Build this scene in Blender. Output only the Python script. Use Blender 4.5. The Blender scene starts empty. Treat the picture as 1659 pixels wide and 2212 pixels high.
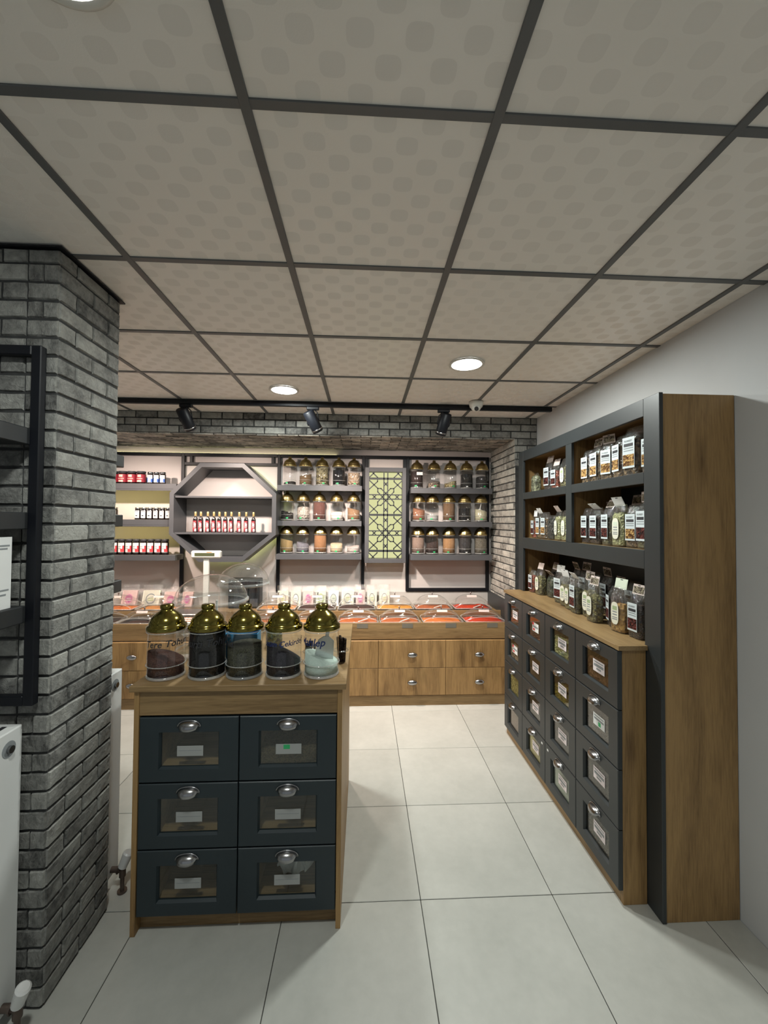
import bpy, math, random
from mathutils import Vector, Matrix

# ------------------------------------------------------------------ camera, world, light, exposure
S = bpy.context.scene
COL = S.collection
random.seed(11)
CAM_Z = 1.69
YAW, PITCH, ROLL, FPX = 0.0494, 0.0215, 0.0072, 877.6
cam_data = bpy.data.cameras.new('camera')
cam = bpy.data.objects.new('camera', cam_data)
COL.objects.link(cam)
cam_data.sensor_fit = 'HORIZONTAL'
cam_data.sensor_width = 36.0
cam_data.lens = 36.0 * FPX / 1659.0
cam_data.clip_start = 0.05
_f = Vector((math.sin(YAW) * math.cos(PITCH), math.cos(YAW) * math.cos(PITCH), math.sin(PITCH)))
_r = Vector((math.cos(YAW), -math.sin(YAW), 0))
_u = _r.cross(_f)
_r2 = _r * math.cos(ROLL) + _u * math.sin(ROLL)
_u2 = _u * math.cos(ROLL) - _r * math.sin(ROLL)
_m = Matrix((_r2, _u2, -_f)).transposed().to_4x4()
_m.translation = Vector((0, 0, CAM_Z))
cam.matrix_world = _m
S.camera = cam

world = bpy.data.worlds.new('world')
S.world = world
world.use_nodes = True
world.node_tree.nodes['Background'].inputs[0].default_value = (0.88, 0.95, 1.0, 1)
world.node_tree.nodes['Background'].inputs[1].default_value = 0.30

S.view_settings.view_transform = 'Standard'
S.view_settings.look = 'None'
S.view_settings.exposure = 0.0
S.view_settings.gamma = 1.0
S.view_settings.use_curve_mapping = False
S.cycles.transparent_max_bounces = 20
S.cycles.max_bounces = 6
S.cycles.glossy_bounces = 3
S.cycles.adaptive_threshold = 0.035
S.cycles.sample_clamp_indirect = 4.0
S.cycles.caustics_reflective = False
S.cycles.caustics_refractive = False

DOWNLIGHT_W = 30.0
SPOT_W = 95.0
COOL = (0.95, 1.0, 0.95)
WARM = (1.0, 0.82, 0.71)

# ------------------------------------------------------------------ helpers
class MB:
    """collects geometry for ONE mesh object"""
    def __init__(self):
        self.v, self.f, self.m, self.s = [], [], [], []
    def add(self, verts, faces, mi=0, smooth=False):
        b = len(self.v)
        self.v += [tuple(p) for p in verts]
        for f in faces:
            self.f.append([b + i for i in f]); self.m.append(mi); self.s.append(smooth)
        return self
    def box(self, x0, x1, y0, y1, z0, z1, mi=0):
        vs = [(x, y, z) for x in (x0, x1) for y in (y0, y1) for z in (z0, z1)]
        return self.add(vs, [(0, 1, 3, 2), (4, 6, 7, 5), (0, 4, 5, 1), (2, 3, 7, 6), (0, 2, 6, 4), (1, 5, 7, 3)], mi)
    def bev(self, x0, x1, y0, y1, z0, z1, b=0.003, mi=0):
        """box with chamfered edges"""
        X, Y, Z = (x0, x1), (y0, y1), (z0, z1)
        vs, idx = [], {}
        for i in (0, 1):
            for j in (0, 1):
                for k in (0, 1):
                    sx, sy, sz = (1, -1)[i], (1, -1)[j], (1, -1)[k]
                    for a in range(3):
                        p = [X[i] + sx * b, Y[j] + sy * b, Z[k] + sz * b]
                        p[a] = (X[i], Y[j], Z[k])[a]
                        idx[(i, j, k, a)] = len(vs); vs.append(p)
        fs = []
        for i in (0, 1):
            q = [(i, 0, 0, 0), (i, 1, 0, 0), (i, 1, 1, 0), (i, 0, 1, 0)]; fs.append(q if i else q[::-1])
            q = [(0, i, 0, 1), (0, i, 1, 1), (1, i, 1, 1), (1, i, 0, 1)]; fs.append(q if i else q[::-1])
            q = [(0, 0, i, 2), (1, 0, i, 2), (1, 1, i, 2), (0, 1, i, 2)]; fs.append(q if i else q[::-1])
        for p in (0, 1):
            for q_ in (0, 1):
                fs.append([(0, p, q_, 1), (1, p, q_, 1), (1, p, q_, 2), (0, p, q_, 2)])
                fs.append([(p, 0, q_, 0), (p, 1, q_, 0), (p, 1, q_, 2), (p, 0, q_, 2)])
                fs.append([(p, q_, 0, 0), (p, q_, 1, 0), (p, q_, 1, 1), (p, q_, 0, 1)])
        for i in (0, 1):
            for j in (0, 1):
                for k in (0, 1):
                    fs.append([(i, j, k, 0), (i, j, k, 1), (i, j, k, 2)])
        return self.add(vs, [[idx[t] for t in f] for f in fs], mi)
    def lathe(self, prof, n=24, c=(0, 0, 0), mi=0, smooth=True, tilt=None):
        vs, fs = [], []
        for (r, z) in prof:
            for k in range(n):
                a = 2 * math.pi * k / n
                x, y = r * math.cos(a), r * math.sin(a)
                vs.append((c[0] + x, c[1] + y, c[2] + z + (tilt(x, y, z) if tilt else 0)))
        for i in range(len(prof) - 1):
            for k in range(n):
                k2 = (k + 1) % n
                fs.append((i * n + k, i * n + k2, (i + 1) * n + k2, (i + 1) * n + k))
        return self.add(vs, fs, mi, smooth)
    def cyl(self, p0, p1, r0, r1=None, n=14, mi=0, caps=True, smooth=True):
        r1 = r0 if r1 is None else r1
        p0, p1 = Vector(p0), Vector(p1)
        d = (p1 - p0).normalized()
        a = d.orthogonal().normalized(); b = d.cross(a)
        vs = [p0 + (a * math.cos(2 * math.pi * k / n) + b * math.sin(2 * math.pi * k / n)) * r0 for k in range(n)]
        vs += [p1 + (a * math.cos(2 * math.pi * k / n) + b * math.sin(2 * math.pi * k / n)) * r1 for k in range(n)]
        self.add(vs, [(k, (k + 1) % n, n + (k + 1) % n, n + k) for k in range(n)], mi, smooth)
        if caps:
            self.add(vs[:n], [tuple(range(n))[::-1]], mi); self.add(vs[n:], [tuple(range(n))], mi)
        return self
    def tube(self, pts, r, n=8, mi=0, closed=False):
        P = [Vector(p) for p in pts]
        m = len(P); vs = []
        ref = None
        for i in range(m):
            a = P[(i - 1) % m] if (closed or i > 0) else P[i]
            b = P[(i + 1) % m] if (closed or i < m - 1) else P[i]
            d = (b - a).normalized()
            if ref is None: ref = d.orthogonal().normalized()
            ref = (ref - d * ref.dot(d)).normalized()
            o = d.cross(ref)
            vs += [P[i] + (ref * math.cos(2 * math.pi * k / n) + o * math.sin(2 * math.pi * k / n)) * r for k in range(n)]
        fs = []
        for i in range(m if closed else m - 1):
            j = (i + 1) % m
            for k in range(n):
                fs.append((i * n + k, i * n + (k + 1) % n, j * n + (k + 1) % n, j * n + k))
        if not closed:
            fs.append(tuple(range(n))[::-1]); fs.append(tuple((m - 1) * n + k for k in range(n)))
        return self.add(vs, fs, mi, True)
    def prism(self, poly, axis, a0, a1, mi=0):
        """poly: 2-D points; axis 'y': (x,z) extruded in y; 'x': (y,z); 'z': (x,y)"""
        def P(p, a):
            return {'y': (p[0], a, p[1]), 'x': (a, p[0], p[1]), 'z': (p[0], p[1], a)}[axis]
        n = len(poly)
        vs = [P(p, a0) for p in poly] + [P(p, a1) for p in poly]
        fs = [tuple(range(n)), tuple(range(n, 2 * n))[::-1]] + [(i, n + i, n + (i + 1) % n, (i + 1) % n) for i in range(n)]
        return self.add(vs, fs, mi)
    def bar(self, p, q, w, axis, a0, a1, mi=0):
        """flat straight bar of width w between 2-D points"""
        dx, dz = q[0] - p[0], q[1] - p[1]
        l = math.hypot(dx, dz) or 1
        nx, nz = -dz / l * w / 2, dx / l * w / 2
        ex, ez = dx / l * w * .35, dz / l * w * .35
        return self.prism([(p[0] + nx - ex, p[1] + nz - ez), (q[0] + nx + ex, q[1] + nz + ez), (q[0] - nx + ex, q[1] - nz + ez), (p[0] - nx - ex, p[1] - nz - ez)], axis, a0, a1, mi)
    def mesh(self, name, mats):
        me = bpy.data.meshes.new(name)
        me.from_pydata(self.v, [], self.f)
        for m in (mats if isinstance(mats, (list, tuple)) else [mats]): me.materials.append(m)
        me.polygons.foreach_set('material_index', self.m)
        me.polygons.foreach_set('use_smooth', self.s)
        me.update()
        import bmesh
        bm = bmesh.new(); bm.from_mesh(me); bmesh.ops.recalc_face_normals(bm, faces=bm.faces); bm.to_mesh(me); bm.free()
        return me
    def build(self, name, mats, parent=None, loc=(0, 0, 0), rz=0.0):
        return put(name, self.mesh(name, mats), parent, loc, rz)

def put(name, me, parent=None, loc=(0, 0, 0), rz=0.0, scale=None):
    o = bpy.data.objects.new(name, me)
    COL.objects.link(o)
    o.parent = parent; o.location = loc; o.rotation_euler = (0, 0, rz)
    if scale: o.scale = scale
    return o
def empty(name, loc=(0, 0, 0), rz=0.0):
    o = put(name, None, None, loc, rz); o.empty_display_size = 0.05
    return o
def tag(o, label, cat, group=None):
    o['label'] = label; o['category'] = cat
    if group: o['group'] = group
    return o
def struct(o, label=None):
    o['kind'] = 'structure'
    if label: o['label'] = label
    return o
def copy_tree(o, parent=None):
    c = o.copy(); COL.objects.link(c); c.parent = parent
    for ch in list(o.children): copy_tree(ch, c)
    return c

# ------------------------------------------------------------------ materials
def lin(r, g, b):
    f = lambda c: (c / 255 / 12.92) if c <= 10 else ((c / 255 + .055) / 1.055) ** 2.4
    return (f(r), f(g), f(b), 1)
def new_mat(name):
    m = bpy.data.materials.new(name); m.use_nodes = True
    nt = m.node_tree; nt.nodes.clear()
    out = nt.nodes.new('ShaderNodeOutputMaterial')
    return m, nt, out
def N(nt, t, **kw):
    n = nt.nodes.new(t)
    for k, v in kw.items(): setattr(n, k, v)
    return n
def math_node(nt, op, a, b=None, c=None):
    n = nt.nodes.new('ShaderNodeMath'); n.operation = op
    for i, x in enumerate((a, b, c)):
        if x is None: continue
        if isinstance(x, (int, float)): n.inputs[i].default_value = x
        else: nt.links.new(x, n.inputs[i])
    return n.outputs[0]
def ramp(nt, fac, stops):
    r = N(nt, 'ShaderNodeValToRGB')
    el = r.color_ramp.elements
    el[0].position, el[0].color = stops[0][0], stops[0][1]
    el[1].position, el[1].color = stops[-1][0], stops[-1][1]
    for p, c in stops[1:-1]:
        e = el.new(p); e.color = c
    nt.links.new(fac, r.inputs[0])
    return r.outputs[0]
def coords(nt, scale=(1, 1, 1), jitter=0.0, kind='Object'):
    tc = N(nt, 'ShaderNodeTexCoord'); mp = N(nt, 'ShaderNodeMapping')
    mp.inputs['Scale'].default_value = scale
    src = tc.outputs[kind]
    if jitter:
        oi = N(nt, 'ShaderNodeObjectInfo'); mu = N(nt, 'ShaderNodeVectorMath', operation='ADD')
        k = math_node(nt, 'MULTIPLY', oi.outputs['Random'], jitter)
        nt.links.new(src, mu.inputs[0]); nt.links.new(k, mu.inputs[1]); src = mu.outputs[0]
    nt.links.new(src, mp.inputs[0])
    return mp.outputs[0]
def noise(nt, vec, scale, detail=4, rough=.55, dist=0.0):
    n = N(nt, 'ShaderNodeTexNoise')
    n.inputs['Scale'].default_value = scale; n.inputs['Detail'].default_value = detail
    n.inputs['Roughness'].default_value = rough; n.inputs['Distortion'].default_value = dist
    nt.links.new(vec, n.inputs['Vector'])
    return n.outputs['Fac']
def bump(nt, h, strength, dist=.01):
    b = N(nt, 'ShaderNodeBump'); b.inputs['Strength'].default_value = strength; b.inputs['Distance'].default_value = dist
    nt.links.new(h, b.inputs['Height'])
    return b.outputs[0]
def princ(nt, out, color=None, rough=.5, metal=0.0, normal=None, spec=.5, coat=0.0):
    p = N(nt, 'ShaderNodeBsdfPrincipled')
    if color is not None:
        if isinstance(color, (tuple, list)): p.inputs['Base Color'].default_value = color if len(color) == 4 else (*color, 1)
        else: nt.links.new(color, p.inputs['Base Color'])
    if isinstance(rough, (int, float)): p.inputs['Roughness'].default_value = rough
    else: nt.links.new(rough, p.inputs['Roughness'])
    p.inputs['Metallic'].default_value = metal
    p.inputs['Specular IOR Level'].default_value = spec
    p.inputs['Coat Weight'].default_value = coat
    if normal is not None: nt.links.new(normal, p.inputs['Normal'])
    nt.links.new(p.outputs[0], out.inputs[0])
    return p
def paint(name, c, rough=.5, metal=0.0, var=.06, sc=8.0, spec=.5):
    m, nt, out = new_mat(name)
    n = noise(nt, coords(nt, jitter=3.0), sc, 3)
    lo = tuple(x * (1 - var) for x in c[:3]) + (1,); hi = tuple(min(1, x * (1 + var)) for x in c[:3]) + (1,)
    princ(nt, out, ramp(nt, n, [(.3, lo), (.7, hi)]), rough, metal, spec=spec)
    return m
def oak(name, axis, light=(.37, .225, .090, 1), dark=(.130, .070, .025, 1)):
    m, nt, out = new_mat(name)
    st = {'x': (.9, 14, 14), 'y': (14, .9, 14), 'z': (14, 14, .9)}[axis]
    st2 = {'x': (.5, 5, 5), 'y': (5, .5, 5), 'z': (5, 5, .5)}[axis]
    fine = noise(nt, coords(nt, tuple(s * 3 for s in st), 5.0), 3.0, 6, .62, .4)
    broad = noise(nt, coords(nt, st2, 5.0), 1.6, 4, .55, 1.2)
    mix = math_node(nt, 'ADD', math_node(nt, 'MULTIPLY', fine, .45), math_node(nt, 'MULTIPLY', broad, .55))
    vo = N(nt, 'ShaderNodeTexVoronoi'); vo.inputs['Scale'].default_value = 1.0
    kn = {'x': (1.6, 5, 5), 'y': (5, 1.6, 5), 'z': (5, 5, 1.6)}[axis]
    nt.links.new(coords(nt, kn, 7.0), vo.inputs['Vector'])
    knot = math_node(nt, 'MULTIPLY', math_node(nt, 'SMOOTH_MIN', math_node(nt, 'MULTIPLY', vo.outputs['Distance'], 4.5), 1.0, .15), 1.0)
    val = math_node(nt, 'MULTIPLY', mix, math_node(nt, 'ADD', math_node(nt, 'MULTIPLY', knot, .35), .65))
    mid = tuple((a + b) / 2 for a, b in zip(light, dark))
    col = ramp(nt, val, [(.30, dark), (.43, mid), (.58, light)])
    princ(nt, out, col, .48, normal=bump(nt, fine, .12, .004), spec=.4)
    return m
def brick_mat(name, g=1.0, warm=1.0):
    m, nt, out = new_mat(name)
    oi = N(nt, 'ShaderNodeObjectInfo')
    v = coords(nt, (1, 1, 1), 9.0)
    a = noise(nt, v, 9, 5, .6); b = noise(nt, v, 42, 6, .7, .6)
    t = math_node(nt, 'ADD', math_node(nt, 'MULTIPLY', a, .75), math_node(nt, 'MULTIPLY', oi.outputs['Random'], .26))
    t = math_node(nt, 'ADD', t, math_node(nt, 'MULTIPLY', b, .55))
    col = ramp(nt, t, [(p, (c * g * warm, c * g, d * g / warm, 1)) for p, c, d in ((.52, .055, .053), (.74, .19, .178), (1.0, .33, .305))])
    princ(nt, out, col, .75, normal=bump(nt, b, .9, .010), spec=.3)
    return m
def tile_mat():
    m, nt, out = new_mat('porcelain_tile')
    v = coords(nt, (1, 1, 1), 11.0)
    a = noise(nt, v, 2.2, 5, .6); b = noise(nt, v, 22, 4, .6)
    t = math_node(nt, 'ADD', math_node(nt, 'MULTIPLY', a, .7), math_node(nt, 'MULTIPLY', b, .3))
    col = ramp(nt, t, [(.32, (.44, .445, .41, 1)), (.68, (.55, .55, .51, 1))])
    princ(nt, out, col, ramp(nt, a, [(.3, (.3, .3, .3, 1)), (.7, (.42, .42, .42, 1))]), spec=.45)
    return m
def ceiling_mat():
    """vinyl faced gypsum: rounded lozenges on a 6 cm check, glossier and a little darker than the ground"""
    m, nt, out = new_mat('vinyl_ceiling_panel')
    tc = N(nt, 'ShaderNodeTexCoord'); sx = N(nt, 'ShaderNodeSeparateXYZ')
    nt.links.new(tc.outputs['Object'], sx.inputs[0])
    u = math_node(nt, 'DIVIDE', sx.outputs[0], .06); w = math_node(nt, 'DIVIDE', sx.outputs[1], .06)
    fu = math_node(nt, 'SUBTRACT', math_node(nt, 'FRACT', u), .5); fw = math_node(nt, 'SUBTRACT', math_node(nt, 'FRACT', w), .5)
    par = math_node(nt, 'MODULO', math_node(nt, 'ADD', math_node(nt, 'ADD', math_node(nt, 'FLOOR', u), math_node(nt, 'FLOOR', w)), 1000.0), 2.0)
    p4 = lambda x: math_node(nt, 'POWER', math_node(nt, 'ABSOLUTE', x), 3.2)
    sq = math_node(nt, 'ADD', p4(math_node(nt, 'DIVIDE', fu, .47)), p4(math_node(nt, 'DIVIDE', fw, .43)))
    inside = math_node(nt, 'MULTIPLY', math_node(nt, 'LESS_THAN', sq, 1.0), math_node(nt, 'GREATER_THAN', par, .5))
    edge = math_node(nt, 'MULTIPLY', math_node(nt, 'COMPARE', sq, 1.06, .17), 1.0)
    fine = noise(nt, tc.outputs['Object'], 260, 2)
    col = N(nt, 'ShaderNodeMix', data_type='RGBA')
    nt.links.new(inside, col.inputs[0])
    col.inputs[6].default_value = (.90, .865, .81, 1); col.inputs[7].default_value = (.845, .81, .757, 1)
    ro = math_node(nt, 'ADD', .32, math_node(nt, 'MULTIPLY', inside, .5))
    h = math_node(nt, 'ADD', math_node(nt, 'MULTIPLY', edge, .6), math_node(nt, 'MULTIPLY', fine, .5))
    princ(nt, out, col.outputs[2], ro, normal=bump(nt, h, .25, .002), spec=.5)
    return m
def clear(name, tint=(.97, .98, .97), base=.03, rough=.03, wrinkle=0.0, ior=1.45, k=.9, haze=0.0):
    m, nt, out = new_mat(name)
    tr = N(nt, 'ShaderNodeBsdfTransparent'); tr.inputs[0].default_value = (*tint, 1)
    gl = N(nt, 'ShaderNodeBsdfGlossy'); gl.inputs['Roughness'].default_value = rough
    gl.inputs[0].default_value = (.95, .95, .95, 1)
    fr = N(nt, 'ShaderNodeFresnel'); ge = N(nt, 'ShaderNodeNewGeometry')
    # the film is thin: the same reflectance from both sides
    nt.links.new(math_node(nt, 'POWER', ior, math_node(nt, 'SUBTRACT', 1.0, math_node(nt, 'MULTIPLY', ge.outputs['Backfacing'], 2.0))), fr.inputs[0])
    if wrinkle:
        n = noise(nt, coords(nt, (1, 1, 1), 4.0), 26, 3, .6, 1.0)
        bb = bump(nt, n, wrinkle, .02)
        nt.links.new(bb, gl.inputs['Normal']); nt.links.new(bb, fr.inputs['Normal'])
    fac = math_node(nt, 'ADD', math_node(nt, 'MULTIPLY', fr.outputs[0], k), base)
    mx = N(nt, 'ShaderNodeMixShader')
    nt.links.new(fac, mx.inputs[0]); nt.links.new(tr.outputs[0], mx.inputs[1]); nt.links.new(gl.outputs[0], mx.inputs[2])
    res = mx.outputs[0]
    if haze:
        df = N(nt, 'ShaderNodeBsdfDiffuse'); df.inputs[0].default_value = (.85, .86, .84, 1)
        m2 = N(nt, 'ShaderNodeMixShader'); m2.inputs[0].default_value = haze
        nt.links.new(res, m2.inputs[1]); nt.links.new(df.outputs[0], m2.inputs[2]); res = m2.outputs[0]
    nt.links.new(res, out.inputs[0])
    return m
_grain = {}
def grain(c1, c2=None, scale=180, rough=.9):
    """granular goods: seeds, powders, leaves"""
    key = (c1, c2, scale)
    if key in _grain: return _grain[key]
    c2 = c2 or tuple(int(x * .72) for x in c1)
    m, nt, out = new_mat('loose_goods')
    v = coords(nt, (1, 1, 1), 3.0)
    vo = N(nt, 'ShaderNodeTexVoronoi'); vo.inputs['Scale'].default_value = scale
    nt.links.new(v, vo.inputs['Vector'])
    sp = N(nt, 'ShaderNodeSeparateColor'); nt.links.new(vo.outputs['Color'], sp.inputs[0])
    n = noise(nt, v, 9, 3)
    t = math_node(nt, 'ADD', math_node(nt, 'MULTIPLY', sp.outputs[0], .7), math_node(nt, 'MULTIPLY', n, .3))
    col = ramp(nt, t, [(.2, lin(*c2)), (.75, lin(*c1))])
    princ(nt, out, col, rough, normal=bump(nt, vo.outputs['Distance'], .6, 1.2 / scale), spec=.25)
    _grain[key] = m
    return m
def emit(name, c, s):
    m, nt, out = new_mat(name)
    e = N(nt, 'ShaderNodeEmission'); e.inputs[0].default_value = (*c, 1); e.inputs[1].default_value = s
    nt.links.new(e.outputs[0], out.inputs[0])
    return m

LO, DO = (.305, .198, .090, 1), (.125, .072, .028, 1)
OAK_X, OAK_Y, OAK_Z = oak('oak_x', 'x', LO, DO), oak('oak_y', 'y', LO, DO), oak('oak_z', 'z')
BRICK = brick_mat('grey_brick', 1.15)
BRICK_LIT = brick_mat('lit_brick', 1.7, 1.05)  # same grey brick, with the warm alcove light put into its colour
MORTAR = paint('dark_mortar', (.035, .036, .036), .95, var=.3, sc=30)
TILE = tile_mat()
GROUT = paint('dark_grout', (.05, .05, .045), .9)
CEIL = ceiling_mat()
STRIP = paint('ceiling_strip_grey', (.11, .115, .117), .42)
WALL = paint('wall_plaster', (.60, .61, .62), .85, var=.02, sc=3)
WALL_B = paint('back_wall_plaster', (.63, .575, .55), .8, var=.02, sc=3)
ANTH = paint('anthracite_board', (.026, .030, .032), .42, var=.05)
ANTH_SHADED = paint('anthracite_shaded', (.017, .028, .034), .45, var=.05)  # anthracite board with the front counter's dim cool shade put into the colour
SHELF = paint('shelf_grey_board', (.075, .077, .083), .45, var=.05)
BLACK = paint('black_powder_coat', (.005, .006, .009), .45, spec=.3)
SLATE = paint('slate_board', (.022, .024, .026), .5)
WHITE = paint('white_enamel', (.72, .73, .72), .35, var=.02)
WPLAST = paint('white_plastic', (.70, .69, .64), .4, var=.02)
CHROME = paint('brushed_chrome', (.36, .36, .365), .24, 1.0)
STEEL = paint('steel_tray', (.5, .5, .5), .35, 1.0)
BRASS = paint('green_gold_brass', (.235, .195, .048), .16, 1.0)
BRASSW = paint('gold_brass', (.56, .43, .18), .28, 1.0)
GOLD = paint('gold_cap', (.75, .55, .25), .3, .6)
JAR = clear('jar_plastic', (.985, .99, .987), .025, .035)
RIM = clear('acrylic_rim', (.95, .95, .94), .08, .08, haze=.22)
DOME = clear('dome_acrylic', (.975, .978, .975), .035, .04, haze=.015)
FILM = clear('bag_film', (.97, .975, .97), .05, .10, .9, k=1.0, haze=.02)
PANE = clear('drawer_pane', (.90, .92, .91), .02, .05, k=.8)
GLASSD = paint('dark_glass', (.012, .006, .006), .08, spec=.8)
PAPER = paint('white_paper', (.78, .79, .78), .6, var=.02)
PAPERG = paint('grey_paper', (.36, .37, .36), .6, var=.03)
INKK = paint('dark_print', (.03, .03, .035), .6)
INKG = paint('grey_print', (.25, .27, .28), .6)
INKB = paint('blue_ink', (.015, .03, .12), .6)
GREEN = paint('green_sticker', (.03, .42, .14), .5)
RED = paint('red_print', (.62, .05, .06), .5)
PINK = paint('pink_print', (.80, .42, .50), .55)
LEAF = paint('leaf_green_print', (.40, .52, .12), .55)
BLUE = paint('blue_print', (.06, .16, .55), .5)
CYAN = paint('blue_plastic', (.035, .27, .50), .4)
CREAM = paint('cream_paper', (.74, .72, .60), .6, var=.03)
PALEG = paint('pale_green_paper', (.62, .68, .55), .6, var=.03)
MAROON = grain((96, 48, 42), (26, 12, 12), 90)
NUTPIC = grain((190, 152, 96), (86, 54, 32), 110)
RUBBER = paint('bronze_fitting', (.12, .09, .075), .4, .5)
LAMP = emit('lamp_diffuser', (1.0, 1.0, .97), 14.0)
LED_G = emit('led_yellow_green', (.86, 1.0, .34), 9.0)
LED_Y = emit('led_warm_yellow', (1.0, .82, .26), 22.0)
DIFF = emit('backlit_diffuser', (.90, .90, .46), .80)

# ------------------------------------------------------------------ text
def text_verts(s, size, shear=0.0, bold=0.0):
    cu = bpy.data.curves.new('lettering', 'FONT'); cu.body = s; cu.size = size; cu.shear = shear; cu.offset = bold; cu.resolution_u = 2
    o = bpy.data.objects.new('lettering', cu); COL.objects.link(o)
    bpy.context.view_layer.update()
    me = bpy.data.meshes.new_from_object(o.evaluated_get(bpy.context.evaluated_depsgraph_get()))
    vs = [tuple(v.co) for v in me.vertices]; fs = [tuple(p.vertices) for p in me.polygons]
    bpy.data.objects.remove(o); bpy.data.curves.remove(cu); bpy.data.meshes.remove(me)
    return vs, fs

# ------------------------------------------------------------------ setting
RW, LW, BW, Y0 = 1.618, -3.1, 4.45, -2.3        # right wall x, left wall x, back wall y, rear limit
CE = 2.664                                       # ceiling height
BEAM_Y, BEAM_Z, RET_X = 3.73, 2.47, 1.41
COLX, COLY0, COLY1 = -1.098, 1.495, 1.85

fl = struct(MB().box(LW, RW, Y0, BW, -.06, -.004).build('floor', GROUT), 'floor of large square grey porcelain tiles')
TX0, TY0 = .2669, 3.6396
def tile_xs(off, lo, hi, p=.6):
    k = math.floor((lo - off) / p); xs = []
    while off + k * p < hi:
        xs.append((max(lo, off + k * p), min(hi, off + (k + 1) * p))); k += 1
    return [(a, b) for a, b in xs if b - a > .02]
full = MB().bev(-.2985, .2985, -.2985, .2985, -.004, .0, .0015).mesh('floor_tile', TILE)
for (a, b) in tile_xs(TX0, LW, RW):
    for (c, d) in tile_xs(TY0, -1.2, BW):
        if b - a > .599 and d - c > .599: put('floor_tile', full, fl, ((a + b) / 2, (c + d) / 2, 0))
        else: MB().bev(a + .0015, b - .0015, c + .0015, d - .0015, -.004, 0, .0015).build('floor_tile', TILE, fl)

ce = struct(MB().box(LW, RW, Y0, BEAM_Y, CE + .02, CE + .08).build('ceiling', STRIP), 'suspended ceiling of pale patterned square panels between dark strips')
CX0, CY0 = -.8856, .9429
cfull = MB().box(-.2985, .2985, -.2985, .2985, 0, .012).mesh('ceiling_panel', CEIL)
for (a, b) in tile_xs(CX0, LW, RW):
    for (c, d) in tile_xs(CY0, Y0, BEAM_Y):
        if b - a > .599 and d - c > .599: put('ceiling_panel', cfull, ce, ((a + b) / 2, (c + d) / 2, CE))
        else: MB().box(a + .0015, b - .0015, c + .0015, d - .0015, 0, .012).build('ceiling_panel', CEIL, ce, (0, 0, CE))
for (a, b) in tile_xs(CX0, LW, RW)[1:]:
    MB().bev(a - .0125, a + .0125, Y0, BEAM_Y, CE - .006, CE + .004, .001).build('ceiling_strip', STRIP, ce)
for (c, d) in tile_xs(CY0, Y0, BEAM_Y)[1:]:
    MB().bev(LW, RW, c - .0125, c + .0125, CE - .0045, CE + .004, .001).build('ceiling_strip', STRIP, ce)

struct(MB().box(RW, RW + .1, Y0, BW + .1, -.06, CE + .08).build('wall_right', WALL), 'plain light grey plastered wall')
struct(MB().box(LW - .1, RW + .1, BW, BW + .1, -.06, CE + .08).build('wall_back', WALL_B), 'pinkish white back wall')
struct(MB().box(LW - .1, LW, Y0, BW, -.06, CE + .08).build('wall_left', WALL), 'plain side wall')

# bricks ---------------------------------------------------------------
RP, BL, BD = .0665, .186, .008        # row pitch, brick pitch, how far a brick stands proud
def brick_mesh(seed, mat=None, w=BL - .008, h=RP - .0075, d=BD, nx=4, nz=2):
    rnd = random.Random(seed)
    mb = MB(); vs = []
    cx, cz = .004, .004
    for j in range(nz + 1):
        for i in range(nx + 1):
            x = -w / 2 + cx + (w - 2 * cx) * i / nx; z = -h / 2 + cz + (h - 2 * cz) * j / nz
            e = i in (0, nx) or j in (0, nz)
            vs.append((x + rnd.uniform(-.0015, .0015), -d + rnd.uniform(-.0008, .0018) + (.001 if e else 0), z + rnd.uniform(-.0015, .0015)))
    ring = [(i, 0) for i in range(nx + 1)] + [(nx, j) for j in range(1, nz + 1)] + [(i, nz) for i in range(nx - 1, -1, -1)] + [(0, j) for j in range(nz - 1, 0, -1)]
    fs = [(j * (nx + 1) + i, j * (nx + 1) + i + 1, (j + 1) * (nx + 1) + i + 1, (j + 1) * (nx + 1) + i) for j in range(nz) for i in range(nx)]
    b = len(vs)
    for (i, j) in ring:
        vs.append((-w / 2 + w * i / nx + rnd.uniform(-.001, .001), 0.002, -h / 2 + h * j / nz + rnd.uniform(-.001, .001)))
    n = len(ring)
    for k in range(n):
        i, j = ring[k]; i2, j2 = ring[(k + 1) % n]
        fs.append((b + k, b + (k + 1) % n, j2 * (nx + 1) + i2, j * (nx + 1) + i))
    return mb.add(vs, fs).mesh('brick', mat or BRICK)
BR = [brick_mesh(s) for s in range(8)]
BRL = [brick_mesh(s + 80, BRICK_LIT) for s in range(6)]
BRH_LIT = [brick_mesh(s + 90, BRICK_LIT, w=BL / 2 - .008, nx=2) for s in range(4)]
BRH = [brick_mesh(s + 40, w=BL / 2 - .008, nx=2) for s in range(6)]
def lay(parent, u0, u1, z0, z1, place, rz, zoff=0.0, uoff=0.0, rp=RP, bl=BL, start_half=0, kit=None):
    """bricks of one face; place(u, z) -> location; cut bricks at the ends are scaled"""
    k = 0; z = zoff
    while z < z1 - .004:
        a, b = max(z, z0), min(z + rp, z1)
        if b - a > .015:
            u = u0 - bl + (uoff + (bl / 2 if (k + start_half) % 2 else 0)) % bl
            while u < u1 - .01:
                p, q = max(u, u0), min(u + bl, u1)
                if q - p > .022:
                    half = q - p < bl * .55
                    w = BL / 2 if half else BL
                    put('brick', random.choice((kit or (BR, BRH))[1 if half else 0]), parent, place((p + q) / 2, (a + b) / 2), rz, ((q - p) / w, 1, (b - a) / RP))
                u += bl
        z += rp; k += 1

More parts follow.
